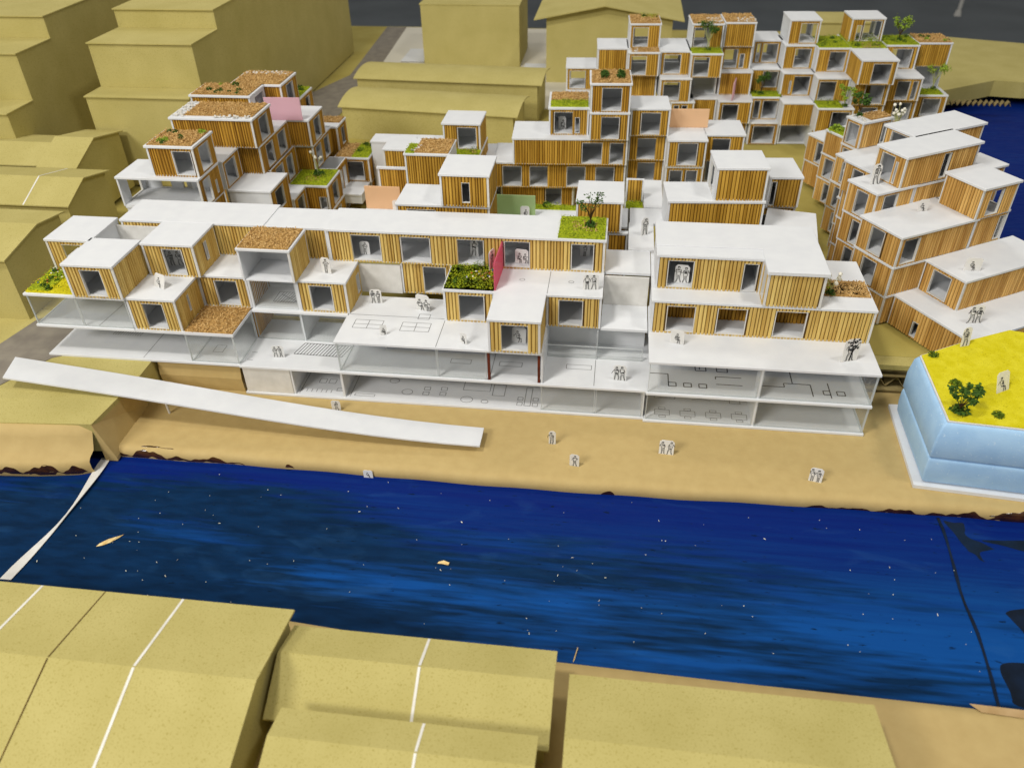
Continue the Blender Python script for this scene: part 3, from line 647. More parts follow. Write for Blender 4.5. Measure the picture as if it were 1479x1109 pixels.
tuft(MC, 13.5, 39.2, 10.6, .5, 'leaf'); tuft(MC, 14.3, 39.3, 10.6, .55, 'leaf'); tuft(MC, 12.8, 39.4, 10.5, .45, 'leaf')
c(31.7, 36.5, 17.8, 23.0, 10.5, 14, F='T', R='W', L='W')
c(23.6, 37.1, 19.4, 24.0, 2.7, 10.5, F='T', roof='plain', wood_m='timber_deep'); MB().box(37.4, 41.0, 20.4, 24.2, 10.2, 10.5).build('floor_slab', 'paper', MC); MB().box(38.9, 41.0, 24.3, 32, 10.35, 10.6).build('floor_slab', 'paper', MC)
c(36.8, 38.8, 26.2, 26.8, 10.31, 12.9, F='T', roof='none', wood_m='timber'); cover(MC, 'moss', 36.9, 38.8, 24.3, 26.1, 10.3); cover(MC, 'moss', 26.4, 31.4, 22.9, 24.0, 10.5, 1.2); cover(MC, 'shrubs', 26.8, 29, 23.3, 23.9, 10.6, 6)
MB().box(36.8, 38.85, 24.25, 29, 2.6, 10.3).build('wall', 'paper', MC)
c(5.4, 13.0, 26.5, 32, 2.4, 7, F='W', roof='plain')
# ================= centre rear building =================
CB = tag(empty('terraced_model_building', (31, 40, 0), 3), 'five-storey timber block with planted top box in the middle of the site', 'model building', 'terraced model buildings')
def b(x0, x1, y0, y1, k0, k1, **k): k.setdefault('wood_m', 'timber'); return unit(CB, x0, x1, y0, y1, 1.8+3.5*k0, 1.8+3.5*k1, **k)
b(.95, 5.85, 0, 5.5, 4, 5, F='T:.26-.8', roof='chips', over=.14, wood_m='timber_deep'); b(.95, 5.85, -.1, 5.4, 3, 4, F='T:.27-.78')
b(-4.2, .85, 1.7, 8, 3, 4, F='T:.1-.62,.67-.8@.07-.7', roof='chips/.04,.98,.4,.97+moss/.04,.98,.04,.42', over=.12)
b(6.1, 11, 1.6, 6.6, 3, 4, F='T:.25-.8'); b(6.1, 11, 2.3, 6.8, 2, 3, F='T:.2-.76'); b(6.1, 11, 3.0, 7, 1, 2, F='T:.26-.8'); b(6.1, 11, 3.6, 7, 0, 1, F='T:.2-.7')
b(-8.8, 5.9, .5, 6.8, 2, 3, F='T:.61-.79,.857-.985', L='W', R='W')
b(-11.3, 5.9, 1.3, 7, 1, 2, F='T:.05-.2,.263-.41,.555-.70,.78-.925', roof='plain'); b(-10.7, -.8, 2.8, 7, 0, 1, F='T:.62-.85@.1-.8', roof='none'); b(-.8, 5.9, 3.6, 7, 0, 1, F='T', roof='none')
b(-13.5, -11.5, 2.9, 7.9, 0, 2, F='T', roof='plain'); b(-11.4, -9.0, 7.1, 8.2, 0, 2, F='T', roof='plain')
b(10.95, 15.8, .3, 5, 2, 3, F='T:.25-.8@.05-.95', roof='plain', over=.12); b(10.95, 15.8, .5, 5, 1, 2, F='T:.08-.45,.55-.88'); b(11.1, 15.7, 1.9, 5, 0, 1, F='T')
b(15.9, 20.8, 2.4, 7.8, 2, 3, F='T:.14-.66', roof='plain', over=.12); b(15.9, 20.8, 3.8, 7.8, 1, 2, F='T:.1-.6'); b(15.9, 20.8, 4, 7.8, 0, 1, F='T')
# ================= back row =================
BK = tag(empty('terraced_model_building', (32, 66, 0), 3), 'long wall of stacked timber boxes along the back of the site', 'model building', 'terraced model buildings')
def k_(x0, x1, y0, y1, k0, k1, F, roof='plain', **k):
    k.setdefault('wood_m', 'timber'); k.setdefault('B', 'W:.2-.8@.1-.85' if k0 >= 2 and ':' in F else 'W'); return unit(BK, x0, x1, y0, y1, 1.8+3.5*k0, 1.8+3.5*k1, F=F, roof=roof, **k)
k_(-4.9, -.15, 6.5, 12, 2, 3, 'T:.08-.66', L='W:.2-.8', B='W:.1-.7'); k_(-4.8, -.15, 4, 12, 0, 2, 'T')
k_(-.1, 4.55, 4.1, 10, 3, 4, 'T'); k_(-.1, 4.55, 4.3, 10, 2, 3, 'T:.2-.7'); k_(-.1, 4.5, 3, 10, 0, 2, 'T')
k_(4.6, 9.25, 4.1, 9.5, 4, 5, 'T:.08-.62', 'chips+moss/.4,.95,.6,.98/.6+shrubs/.4,.95,.6,.95', wood_m='timber'); k_(4.5, 9.2, 1.7, 9.3, 3, 4, 'T:.06-.6', 'chips/.1,.98,.02,.3+rocks/.03,.3,.02,.2')
k_(4.6, 9.2, 3.2, 9.3, 2, 3, 'T'); k_(4.6, 9.2, 1.6, 9.3, 0, 2, 'T:.3-.6@.55-.9')
k_(9.35, 14, 2.5, 10, 3, 4, 'T:.1-.7'); k_(9.5, 14.2, .6, 8, 2, 3, 'T:.08-.66'); k_(11.4, 15, .6, 6, 1, 2, 'T:.1-.35,.48-.75'); k_(9.4, 14, 1.5, 8, 0, 1, 'T')
k_(13.9, 18.6, 4.0, 9.6, 4, 5, 'T:.04-.62', 'chips+rocks/.5,.98,.02,.6', B='W:.1-.6'); k_(13.8, 18.5, 1.0, 9.4, 3, 4, 'T:.06-.6', 'moss/.02,.98,.02,.34')
k_(14.2, 18.6, 4.6, 9, 2, 3, 'G', L='T', R='T'); k_(14.2, 18.7, 2.5, 9, 1, 2, 'T'); k_(14.2, 18.7, 2.7, 9, 0, 1, 'T:.3-.7')
k_(18.9, 23.5, 4.9, 10.2, 4, 5, 'T', 'chips+rocks/.4,.98,.02,.5'); k_(18.9, 23.6, 5.7, 10.2, 3, 4, 'T:.06-.55,.64-.8@.05-.7', B='W:.1-.6'); k_(18.9, 23.9, 4.3, 10, 2, 3, 'T')
k_(18.8, 23.9, 1.2, 9, 1, 2, 'T:.1-.62'); k_(18.9, 23.9, 2.5, 9, 0, 1, 'T')
k_(24.3, 28.7, 9, 14.5, 3, 4, 'T:.1-.24,.34-.92', B='W:.2-.8'); k_(24.1, 28.6, 6.0, 14, 2, 3, 'T:.38-.95@.2-.95'); k_(24.1, 28.7, 3.2, 12, 1, 2, 'T:.08-.3,.4-.95', 'moss/.02,.98,.02,.32+shrubs/.02,.3,.05,.25/1.5')
k_(24.1, 28.7, 1.8, 9, 0, 1, 'T:.12-.9', wood_m='timber_deep')
k_(28.8, 33.4, 6.6, 12, 4, 5, 'T:.36-.95', B='W:.3-.9', R='W:.2-.8'); k_(28.5, 33.2, 6.0, 12, 3, 4, 'T:.34-.9'); k_(28.4, 33.2, 3.9, 12, 2, 3, 'T:.24-.3@.1-.7,.36-.93'); k_(28.4, 33.2, .45, 10, 1, 2, 'T'); k_(28.9, 33.9, 2.1, 9, 0, 1, 'O')
k_(33.1, 37.9, 4.3, 11, 3, 4, 'T:.37-.93', 'moss+shrubs/.1,.9,.1,.9'); k_(33.0, 37.9, 1.2, 10, 2, 3, 'T:.06-.62'); k_(33.0, 38.3, -2.1, 9, 1, 2, 'T:.42-.95', 'plain+moss/.02,.7,.02,.33'); k_(33.2, 38, 0, 9, 0, 1, 'T')
k_(38.2, 43.1, 7.6, 12.5, 4, 5, 'T:.16-.32@.05-.75,.37-.95@.05-.95', L='T', R='W:.2-.8', B='W:.3-.95'); k_(37.8, 43.0, -2.2, 4.0, 3, 4, 'T:.33-.88', L='T'); k_(37.9, 43.2, 4.05, 12.5, 0, 4, 'T', 'moss+chips/.3,.8,.02,.3/.5+shrubs/.1,.9,.1,.5')
k_(38.0, 43.2, -.45, 4, 2, 3, 'T:.33-.9'); k_(38.2, 43.4, .3, 4, 0, 2, 'T:.3-.85@.55-.95')
k_(43.5, 48.5, 6.0, 11.5, 3, 4, 'T:.2-.86', 'moss+shrubs/.1,.95,.1,.9', B='W:.3-.8'); k_(43.8, 48.6, 1.6, 10, 2, 3, 'T:.22-.66,.74-.92'); k_(44.1, 49, 2.6, 10, 1, 2, 'T:.3-.88'); k_(44.1, 49, 3, 10, 0, 1, 'T')
k_(48.7, 53.8, 7.4, 12.5, 3, 4, 'T', 'chips+shrubs/.1,.95,.1,.9/.9'); k_(48.8, 53.7, 8.2, 12.5, 2, 3, 'O', B='W:.1-.5'); k_(49.6, 54.2, 4.6, 12, 1, 2, 'T:.2-.84', 'plain+moss/.1,.85,.03,.4', B='W:.4-.9'); k_(49.6, 54.2, 5, 12, 0, 1, 'T:.2-.8')
# ================= right building (turned) =================
RR = tag(empty('terraced_model_building', (63.1, 13.5, 0), 30.7), 'turned timber block with long white roofs beside the yellow topped foam', 'model building', 'terraced model buildings')
Lr = [3.5+3.3*k for k in range(7)]; L2 = [2.4+3.25*k for k in range(7)]
def y(x0, x1, y0, y1, z0, z1, **k): k.setdefault('wood_m', 'timber_tan'); return unit(RR, x0, x1, y0, y1, z0, z1, **k)
def ys(x0, x1, y0, y1, zs, Ls, F='T', roof='plain'):
    for i, (za, zb) in enumerate(zip(zs, zs[1:])): y(x0+rnd(-.1, .1), x1, y0, y1, za, zb, L=Ls[i % len(Ls)], F=F, roof=roof if i == len(zs)-2 else 'plain', over=.1)
y(0, 9.7, 0, 5.35, Lr[2], Lr[3], L='T:.38-.73@.04-.93', F='T:.03-.25', R='W', roof='plain', over=.18); y(9.75, 14.2, .1, 5.3, Lr[2], Lr[3], F='T:.78-.99', L='W', R='W:.2-.8', roof='plain')
y(0, 9.8, .05, 5.35, Lr[1], Lr[2], L='T:.38-.75', F='T', over=.1); y(.1, 9.8, .1, 5.35, Lr[0], Lr[1], L='T', F='T', over=.1)
y(4.2, 16, -4.9, -.02, Lr[1], Lr[2], L='T:.3-.78', F='T', roof='plain', over=.12)
y(1.3, 17, -9.5, -.05, Lr[0], Lr[1], L='T:.62-.7@.05-.6', F='T', roof='plain', over=.06)
y(9.0, 13.7, -.2, 4.4, Lr[3], Lr[4], L='T', F='T:.22-.62@.05-.92', R='W:.3-.8', B='W:.3-.7', over=.18)
y(1.4, 6.4, 5.45, 9.4, L2[3], 15.4, L='T:.24-.68', F='T:.2-.6', roof='plain', over=.16); y(1.5, 6.4, 5.5, 9.4, L2[2], L2[3], L='T:.3-.6', F='T'); ys(1.6, 6.4, 5.5, 9.4, L2[0:3], ['T:.3-.75', 'T:.35-.7'])
y(4.1, 13.9, 5.4, 9.2, 15.4, 18.7, L='T:.22-.3@.05-.8,.36-.85@.04-.92', F='T:.52-.62', R='T', over=.2); y(6.5, 13.9, 5.5, 9.2, 3, 15.3, F='T', R='T', roof='plain')
y(9.1, 18.8, 9.3, 13.4, 15.4, 18.7, L='T:.18-.8@.3-.95', F='T', R='T', over=.2); y(10.2, 18.8, 9.3, 13.4, 2.4, 15.3, L='T', F='T', roof='none')
y(4.7, 10.1, 9.5, 13.6, L2[3], 15.5, L='T:.3-.7', F='T', over=.16); ys(5.2, 10.1, 9.6, 13.6, L2[0:4], ['T:.2-.6', 'T', 'T:.4-.8'])
y(14.0, 19.5, 5.8, 9.2, 3, 15.2, F='T', R='T', roof='plain', over=.2)
y(14.8, 19.4, 21.9, 24.6, L2[3], L2[4], L='T:.15-.9@.05-.92', F='T:.75-.97', roof='chips/.3,.98,.1,.9+rocks/.05,.25,.1,.9', over=.14); y(14.8, 19.4, 21.9, 24.6, L2[2], L2[3], L='T:.15-.88@.05-.92', F='T'); ys(14.9, 19.4, 22, 24.6, L2[0:3], ['T:.2-.8'])
ys(11.6, 18, 17.7, 21.9, L2[0:4], ['T:.25-.7', 'T:.3-.8']); ys(9, 14, 13.7, 17.6, L2[0:4], ['T', 'T:.3-.8'])
ys(16.8, 21, 24.7, 29.6, L2[0:3]+[11.9], ['T:.3-.7', 'T:.5-.85', 'T'], roof='moss/.02,.5,.02,.98')
y(19.3, 24.5, 29.7, 35.2, L2[1], L2[2]+.3, L='T:.2-.65', F='T', roof='plain', over=.12); y(19.4, 24.5, 29.8, 35.2, L2[0], L2[1], L='T', F='T')

# ------------------------------------------------------------------ cardboard neighbours
def gable(name, label, x0, x1, yf, zf, yr, zr, yb, zb, base, mats=('card_olive', 'card_olive'), oh=.5, seams=(), th=.16, wall_in=.5, kinds=None, rot=0, org=None, group='grey cardboard houses', endroof=None):
    """house with roof panels: front eave (yf,zf), ridge (yr,zr), rear eave (yb,zb); walls set in under the eaves"""
    ox, oy = org if org else ((x0+x1)/2, (yf+yb)/2)
    h = tag(empty(name, (ox, oy, base), rot), label, 'cardboard house', group)
    X0, X1 = x0-ox, x1-ox; F_, Rg, Bk = yf-oy, yr-oy, yb-oy; zf -= base; zr -= base; zb -= base
    wi = wall_in; wf, wb = F_+wi, Bk-wi
    def zat(y_): return zf+(zr-zf)*(y_-F_)/(Rg-F_) if y_ <= Rg else zr+(zb-zr)*(y_-Rg)/(Bk-Rg)
    MB().box(X0+oh, X1-oh, wf, wf+.2, .01, zat(wf)-.02).build('wall', mats[0], h)
    MB().box(X0+oh, X1-oh, wb-.2, wb, .01, zat(wb)-.02).build('wall', mats[0], h)
    for xa in (X0+oh, X1-oh-.2):
        mb = MB(); mb.profile([(wf+.2, .01), (wb-.2, .01), (wb-.2, zat(wb-.2)-.02), (Rg, zr-.02), (wf+.2, zat(wf+.2)-.02)], xa, xa+.2); mb.build('gable_wall', mats[0], h)
    nv = [(F_, zf), (Rg, zr), (Rg, zr+th), (F_, zf+th)]
    rf1 = MB().profile(nv, X0, X1).build('roof_panel', mats[1], h)
    rf2 = MB().profile([(Rg, zr), (Bk, zb), (Bk, zb+th), (Rg, zr+th)], X0, X1).build('roof_panel', mats[1], h)
    for sx, wd, mt in seams:      # taped or glued joints running down both slopes
        s0 = sx-ox
        for (ya, za, yb_, zb_) in ((F_, zf, Rg-.03, zr), (Rg+.03, zr, Bk, zb)):
            MB().profile([(ya+.02, za+th+.004), (yb_-.02, zb_+th+.004), (yb_-.02, zb_+th+.02), (ya+.02, za+th+.02)], s0-wd, s0+wd).build('joint', mt, h)
    return h
# foreground houses across the river
gable('cardboard_house', 'broad cardboard roof with two white joints at the lower left corner', -14, 15.9, -45.5, 2.2, -34.3, 5.4, -28.2, 4.2, 0, seams=((-2.4, .09, 'glue_line'), (2.3, .04, 'groove'), (8.0, .09, 'glue_line')), oh=.4)
gable('cardboard_house', 'cardboard roof at the near shore, middle of the bottom edge, one white joint', 15.9, 33.7, -35.0, 2.3, -31.4, 4.1, -28.7, 3.2, 0, seams=((25.2, .09, 'glue_line'),), oh=.35)
gable('cardboard_house', 'smaller cardboard roof cut by the bottom edge, overlapping the house behind', 17.5, 33.1, -43, 2.6, -37.2, 4.6, -35.1, 4.05, 0, seams=((26.3, .08, 'glue_line'), ), oh=.4)
gable('cardboard_house', 'wide plain cardboard roof at the lower right with a slanted end', 34.6, 53.2, -42, 2.0, -35.0, 4.0, -30.2, 3.1, 0, oh=.5)
# low houses on the left
gable('cardboard_house', 'low cardboard house at the left edge beside the glazed wing', -42, -25.6, 5.5, 10.5, 11.8, 11.6, 16.5, 10.9, 3.3, oh=.45)
gable('cardboard_house', 'long cardboard house with a white roof joint at the left edge', -52, -28.6, 21.2, 9.2, 25.6, 11.0, 31, 9.8, 3.2, seams=((-34.4, .09, 'glue_line'),), oh=.5)
gable('cardboard_house', 'short cardboard house with raised ridge below the stepped tower', -39.4, -33.8, 31.8, 9.5, 37.3, 11.6, 44, 10.2, 2.4, oh=.4)
gable('cardboard_house', 'cardboard house roof at the left edge between two low houses', -60, -39.5, 33.0, 9.2, 37.2, 10.8, 43, 9.6, 2.4, oh=.5)
# long sheds in the middle distance
def shed(name, label, x0, x1, yf, zf, yr, zr, yb, zb, base, rot, org):
    h = tag(empty(name, (org[0], org[1], base), rot), label, 'cardboard shed', 'grey cardboard houses')
    zf -= base; zr -= base; zb -= base
    n = 7; prof = []
    for i in range(n+1):
        t = i/n; yy = yf+(yb-yf)*t; zz = (1-t)**2*zf+2*t*(1-t)*(2*zr-(zf+zb)/2)+t*t*zb; prof.append((yy, zz))
    MB().box(x0+.5, x1-.8, yf+.4, yf+.6, .01, zf).build('wall', 'card_olive', h); MB().box(x0+.5, x1-.8, yb-.6, yb-.4, .01, zb).build('wall', 'card_olive', h)
    for xa in (x0+.5, x1-1.0):
        MB().profile([(yf+.6, .01), (yb-.6, .01)]+[(a, b_-.04) for a, b_ in reversed(prof[1:-1])], xa, xa+.2).build('gable_wall', 'card_olive', h)
    o = MB().profile(prof+[(a, b_+.16) for a, b_ in reversed(prof)], x0, x1).build('roof_panel', 'card_olive', h)
shed('cardboard_shed', 'long low cardboard shed with curved roof, nearer of the pair behind the courtyard', -15, 15, 0, 6.9, 4.5, 8.0, 8.8, 7.5, 1.7, -6, (5, 65))
shed('cardboard_shed', 'long low cardboard shed, farther of the pair, below the plain cardboard block', -16.5, 16.5, 0, 8.1, 4.6, 8.9, 9.5, 8.3, 1.7, -3.5, (6, 77))
# plain block
blk = tag(empty('cardboard_block', (4.7, 110, 1.8)), 'plain upright cardboard block standing behind the long sheds', 'cardboard block', 'grey cardboard houses')
MB().box(-10, 9.95, 0, .2, 0, 11.6).build('wall', 'card_olive', blk); MB().box(-10, -9.8, .21, 15, 0, 11.6).build('wall', 'card_olive', blk); MB().box(9.75, 9.95, .21, 15, 0, 11.6).build('wall', 'card_olive', blk); MB().box(-10.15, 10.1, -.12, 15.2, 11.61, 11.85).build('roof_panel', 'card_olive', blk)
# gabled block with its gable to the front
gb = tag(empty('cardboard_house', (33, 100, 1.7)), 'tall cardboard house with a wide overhanging gable at the back', 'cardboard house', 'grey cardboard houses')
def front_gable(parent, a, b_, ze, zr, xr, dep, ov):
    mb = MB(); mb.add([(a, 0, 0), (b_, 0, 0), (b_, 0, ze), (xr, 0, zr), (a, 0, ze), (a, .2, 0), (b_, .2, 0), (b_, .2, ze), (xr, .2, zr), (a, .2, ze)], [(0, 1, 2, 3, 4), (9, 8, 7, 6, 5), (0, 5, 6, 1), (1, 6, 7, 2), (4, 9, 5, 0)]); mb.build('gable_wall', 'card_olive', parent)
    MB().box(a, a+.2, .21, dep, 0, ze).build('wall', 'card_olive', parent); MB().box(b_-.2, b_, .21, dep, 0, ze).build('wall', 'card_olive', parent)
    for (xa, za, xb, zb) in ((a-2.2, ze-.5, xr, zr+.05), (xr, zr+.05, b_+2, ze-.5)):
        mb = MB(); mb.add([(xa, -ov, za), (xb, -ov, zb), (xb, -ov, zb+.22), (xa, -ov, za+.22), (xa, dep, za), (xb, dep, zb), (xb, dep, zb+.22), (xa, dep, za+.22)], [(0, 1, 2, 3), (7, 6, 5, 4), (0, 4, 5, 1), (1, 5, 6, 2), (2, 6, 7, 3), (3, 7, 4, 0)]); mb.build('roof_panel', 'card_olive', parent)
front_gable(gb, -12, 11.3, 12.1, 14.0, -1.2, 18, 1.5)
rc_ = tag(empty('cardboard_block', (76, 108, 1.7)), 'pale cardboard slab peeping up behind the back row of boxes', 'cardboard block', 'grey cardboard houses')
MB().box(-6, 6, 0, 8, 0, 9.6).build('wall', 'card_olive', rc_); MB().box(-6.2, 6.2, -.3, 8.3, 9.62, 9.85).build('roof_panel', 'card_olive', rc_)
# stepped towers
def tower(name, label, x0, x1, steps, ybk, base, top_dx=0):
    """steps: list of (y_front, z_top) rising to the back"""
    h = tag(empty(name, ((x0+x1)/2, steps[0][0], base)), label, 'cardboard tower', 'grey cardboard houses')
    a, b_ = x0-(x0+x1)/2, x1-(x0+x1)/2; y0 = steps[0][0]; zp = 0
    for i, (yy, zt) in enumerate(steps):
        MB().box(a+.2, b_-.2, yy-y0, yy-y0+.2, zp+(.005 if i else 0), zt-base-.16).build('wall', 'card_olive', h)
        yn = steps[i+1][0] if i+1 < len(steps) else ybk
        MB().box(a-.12, b_+.12, yy-y0-.25, yn-y0-.01, zt-base-.155, zt-base).build('ledge', 'card_olive', h); zp = zt-base
    prof = []
    for i, (yy, zt) in enumerate(steps):
        if i == 0: prof.append((0, 0))
        else: prof.append((yy-y0, steps[i-1][1]-base-.16))
        prof.append((yy-y0, zt-base-.16))
    prof += [(ybk-y0, steps[-1][1]-base-.16), (ybk-y0, 0)]
    # the outline is split into upright strips so that the end wall stays planar
    for xa in (a, b_-.19):
        mb = MB()
        for i, (yy, zt) in enumerate(steps):
            yn = steps[i+1][0] if i+1 < len(steps) else ybk
            mb.profile([(yy-y0, 0), (yn-y0, 0), (yn-y0, zt-base-.16), (yy-y0, zt-base-.16)], xa, xa+.19)
        mb.build('side_wall', 'card_olive', h)
    return h
tower('cardboard_tower', 'big stepped cardboard tower behind the gravel roofed model, ledges facing us', -38.2, -23, [(44.6, 14.9), (48.8, 20.9), (57.3, 23.5)], 119, 2.0)
tower('cardboard_tower', 'stepped cardboard tower cut by the upper left corner', -70, -47, [(39.5, 13.9), (45.4, 20.2), (53.6, 23.2)], 110, 2.6)

# ------------------------------------------------------------------ ramp, foam hill, paper strips
rp = empty('footbridge', (0, 0, 0)); tag(rp, 'long narrow white card ramp sloping along the river bank', 'ramp')
mb = MB(); n = 14; vs_ = []
for i in range(n+1):
    t = i/n; xn = -21.3+46.2*t; z = 4.3*(1-t)**1.25+.75+.12*math.sin(t*6); w0 = 3.3-.75*t
    yb_ = -2.75-1.05*t+.12*math.sin(t*5)-.25*math.sin(t*3.14)
    vs_ += [(xn+.9*(1-t), yb_-w0, z-.4*(1-t)), (xn, yb_, z-.4*(1-t)), (xn, yb_, z+.16-.4*(1-t)), (xn+.9*(1-t), yb_-w0, z+.16-.4*(1-t))]
fs = []
for i in range(n):
    for j in range(4): fs.append((i*4+j, (i+1)*4+j, (i+1)*4+(j+1) % 4, i*4+(j+1) % 4))
fs += [(0, 1, 2, 3), tuple(n*4+j for j in (3, 2, 1, 0))]
mb.add(vs_, [tuple(reversed(f_)) for f_ in fs]); mb.build('deck', 'paper', rp)
MB().tube((-6.2, -3.9, 0), (-6.3, -3.9, 2.6), .12, .12, 8).build('leg', 'paper_edge', rp); MB().tube((10, -4.2, 0), (10, -4.2, 1.6), .12, .12, 8).build('leg', 'paper_edge', rp)
fo = tag(empty('foam_hill', (0, 0, 0)), 'pale blue foam block with bright yellow flocked top at the right edge', 'foam block')
top = [(63.5, 3.0), (63.2, -6.4), (74, -7.3), (84, -8), (84, 4.5), (80, 6.2), (72.9, 8.2), (68.4, 5.9)]
ctr = Vector((72, 0))
def ring(s_, dz): return [(ctr.x+(p[0]-ctr.x)*s_, ctr.y+(p[1]-ctr.y)*s_, dz) for p in top]
def lay(z0, z1, s0, sm, s1, nm):
    mb = MB(); k = len(top); rs = [(s0, z0), ((s0+sm)/2+.006, z0+.25), (sm, (z0+z1)/2), ((s1+sm)/2+.004, z1-.35), (s1, z1)]; vs_ = []
    for s_, z in rs: vs_ += ring(s_, z)
    fs = [(j*k+i, j*k+(i+1) % k, (j+1)*k+(i+1) % k, (j+1)*k+i) for j in range(len(rs)-1) for i in range(k)]
    fs += [tuple(range((len(rs)-1)*k, len(rs)*k)), tuple(range(k-1, -1, -1))]
    o = mb.add(vs_, [tuple(reversed(f_)) if False else f_ for f_ in fs]).build(nm, 'foam', fo, True); bev(o, .8, 5); return o
lay(.42, 3.2, 1.0, 1.045, 1.04, 'foam_layer'); lay(3.28, 6.85, 1.035, 1.055, 1.0, 'foam_layer')
MB().prism([(p[0], p[1]) for p in ring(.99, 0)][::-1][::-1], 6.86, 6.98).build('paper_sheet', 'paper', fo)
fl = MB(); fl.prism([(p[0], p[1]) for p in ring(.975, 0)], 6.985, 7.06); fl.build('flock', 'flock', fo)
MB().prism([(62.9, 4.3), (62.3, -6.9), (84, -8.8), (84, 5)], .02, .36).build('base_board', 'paper', fo)
for i, (x, y_, rr) in enumerate(((64.7, 3.0, .5), (65.3, -1.3, .55), (67.4, -5.3, .5))): tuft(fo, x, y_, 7.0, rr, 'moss_b', 'shrub', 160)
# paper seam and tape on the water
mb = MB(); vs_ = []
for i in range(13):
    t = i/12; xx = -9.9+.55*math.sin(t*3.6)-.2*t; y_ = -9.7-14.4*t; ww = .32+.16*math.sin(t*7+1); vs_ += [(xx-ww, y_, -1.07+.05*math.sin(t*9)), (xx+ww, y_, -1.03+.2*max(0, math.sin(t*5)))]
mb.add(vs_, [(2*i, 2*i+1, 2*i+3, 2*i+2) for i in range(12)])
o = mb.build('paper_seam', 'felt_road'); o.modifiers.new('solid', 'SOLIDIFY').thickness = .0004; o.data.materials[0] = MAT['paper_edge']
tag(o, 'torn greyish paper strip crossing the blue water at the left', 'paper strip')
mb = MB(); vs_ = []
for i in range(15):
    t = i/14; xx = 64.0-.9*t+.12*math.sin(t*11); y_ = -9.2-17.8*t; vs_ += [(xx-.1, y_, -1.085), (xx+.1+.05*math.sin(t*23), y_, -1.06)]
mb.add(vs_, [(2*i, 2*i+1, 2*i+3, 2*i+2) for i in range(14)])
o = mb.build('board_joint', 'groove'); o.modifiers.new('solid', 'SOLIDIFY').thickness = .0004
mottled('navy', '04101F', '0A1C33', 60, .3); o.data.materials[0] = MAT['navy']
tag(o, 'dark raised joint across the painted water at the right', 'joint')
for pts in ([(64.3, -9.4), (66, -9.6), (65.6, -11), (67.6, -12.2), (66.2, -12.6), (66.3, -13.8), (65.2, -12.4)], [(66.5, -11.2), (74, -10.8), (74, -14), (70, -12.3)], [(66, -18.5), (74, -16.5), (74, -21.5), (67, -20.5)], [(64.2, -23), (74, -22.3), (74, -26.9), (64, -26.5)]):
    cx_ = sum(p[0] for p in pts)/len(pts); cy_ = sum(p[1] for p in pts)/len(pts)
    sm_ = []
    for i in range(len(pts)):
        a, b_ = Vector(pts[i]), Vector(pts[(i+1) % len(pts)])
        for t in (.0, .25, .5, .75): pq = a.lerp(b_, t); sm_.append((pq.x+rnd(-.15, .15), pq.y+rnd(-.12, .12)))
    for _ in range(3): sm_ = [((1-t)*sm_[i][0]+t*sm_[(i+1) % len(sm_)][0], (1-t)*sm_[i][1]+t*sm_[(i+1) % len(sm_)][1]) for i in range(len(sm_)) for t in (.25, .75)]
    if sum(sm_[i][0]*sm_[(i+1) % len(sm_)][1]-sm_[(i+1) % len(sm_)][0]*sm_[i][1] for i in range(len(sm_))) < 0: sm_.reverse()
    o = MB().prism(sm_, -1.095, -1.092).build('paint_patch', 'navy', D.objects['water'])
mb = MB()
for i in range(110):
    x, y_ = rnd(-9, 64), rnd(-24.5, -10); a = rnd(0, 3.1); l, w_ = random.choice((.018, .02, .025, .03, .04, .09)), rnd(.012, .025)
    ca, sa = math.cos(a), math.sin(a)
    p = [(x+ca*l*i_-sa*w_*j_, y_+sa*l*i_+ca*w_*j_, -1.07+rnd(0, .05)) for i_, j_ in ((-1, -1), (1, -1), (1, 1), (-1, 1))]
    mb.add(p+[(q_[0], q_[1], q_[2]+.03) for q_ in p], [(4, 5, 6, 7), (0, 1, 5, 4), (1, 2, 6, 5), (2, 3, 7, 6), (3, 0, 4, 7)])
tag(mb.build('paper_crumbs', 'bud'), 'tiny white paper crumbs scattered on the blue water', 'crumbs', kind='stuff')
def shaving(pts, label, w_=.12):
    mb = MB(); vs_ = []
    for i, (x, y_) in enumerate(pts):
        s_ = w_*(.4+math.sin(math.pi*(i+.4)/len(pts))); vs_ += [(x-s_*.5, y_-s_, -1.06), (x+s_*.5, y_+s_, -1.0+.12*math.sin(i*1.3))]
    o = mb.add(vs_, [(2*i, 2*i+1, 2*i+3, 2*i+2) for i in range(len(pts)-1)]).build('wood_shaving', 'shaving'); o.modifiers.new('solid', 'SOLIDIFY').thickness = .0005
    tag(o, label, 'shaving', 'wood shavings on the water')
shaving([(-4.9, -19.9), (-4.4, -19.6), (-3.9, -19.2), (-3.5, -18.7)], 'curled pale wood shaving on the water near the torn strip', .22)
shaving([(23.4, -18.6), (23.8, -18.55), (24.3, -18.65)], 'short flat wood shaving in the middle of the water', .08)
shaving([(34.7, -26.3), (34.8, -25.8), (34.9, -25.3)], 'thin upright wood splinter by the near shore', .07)

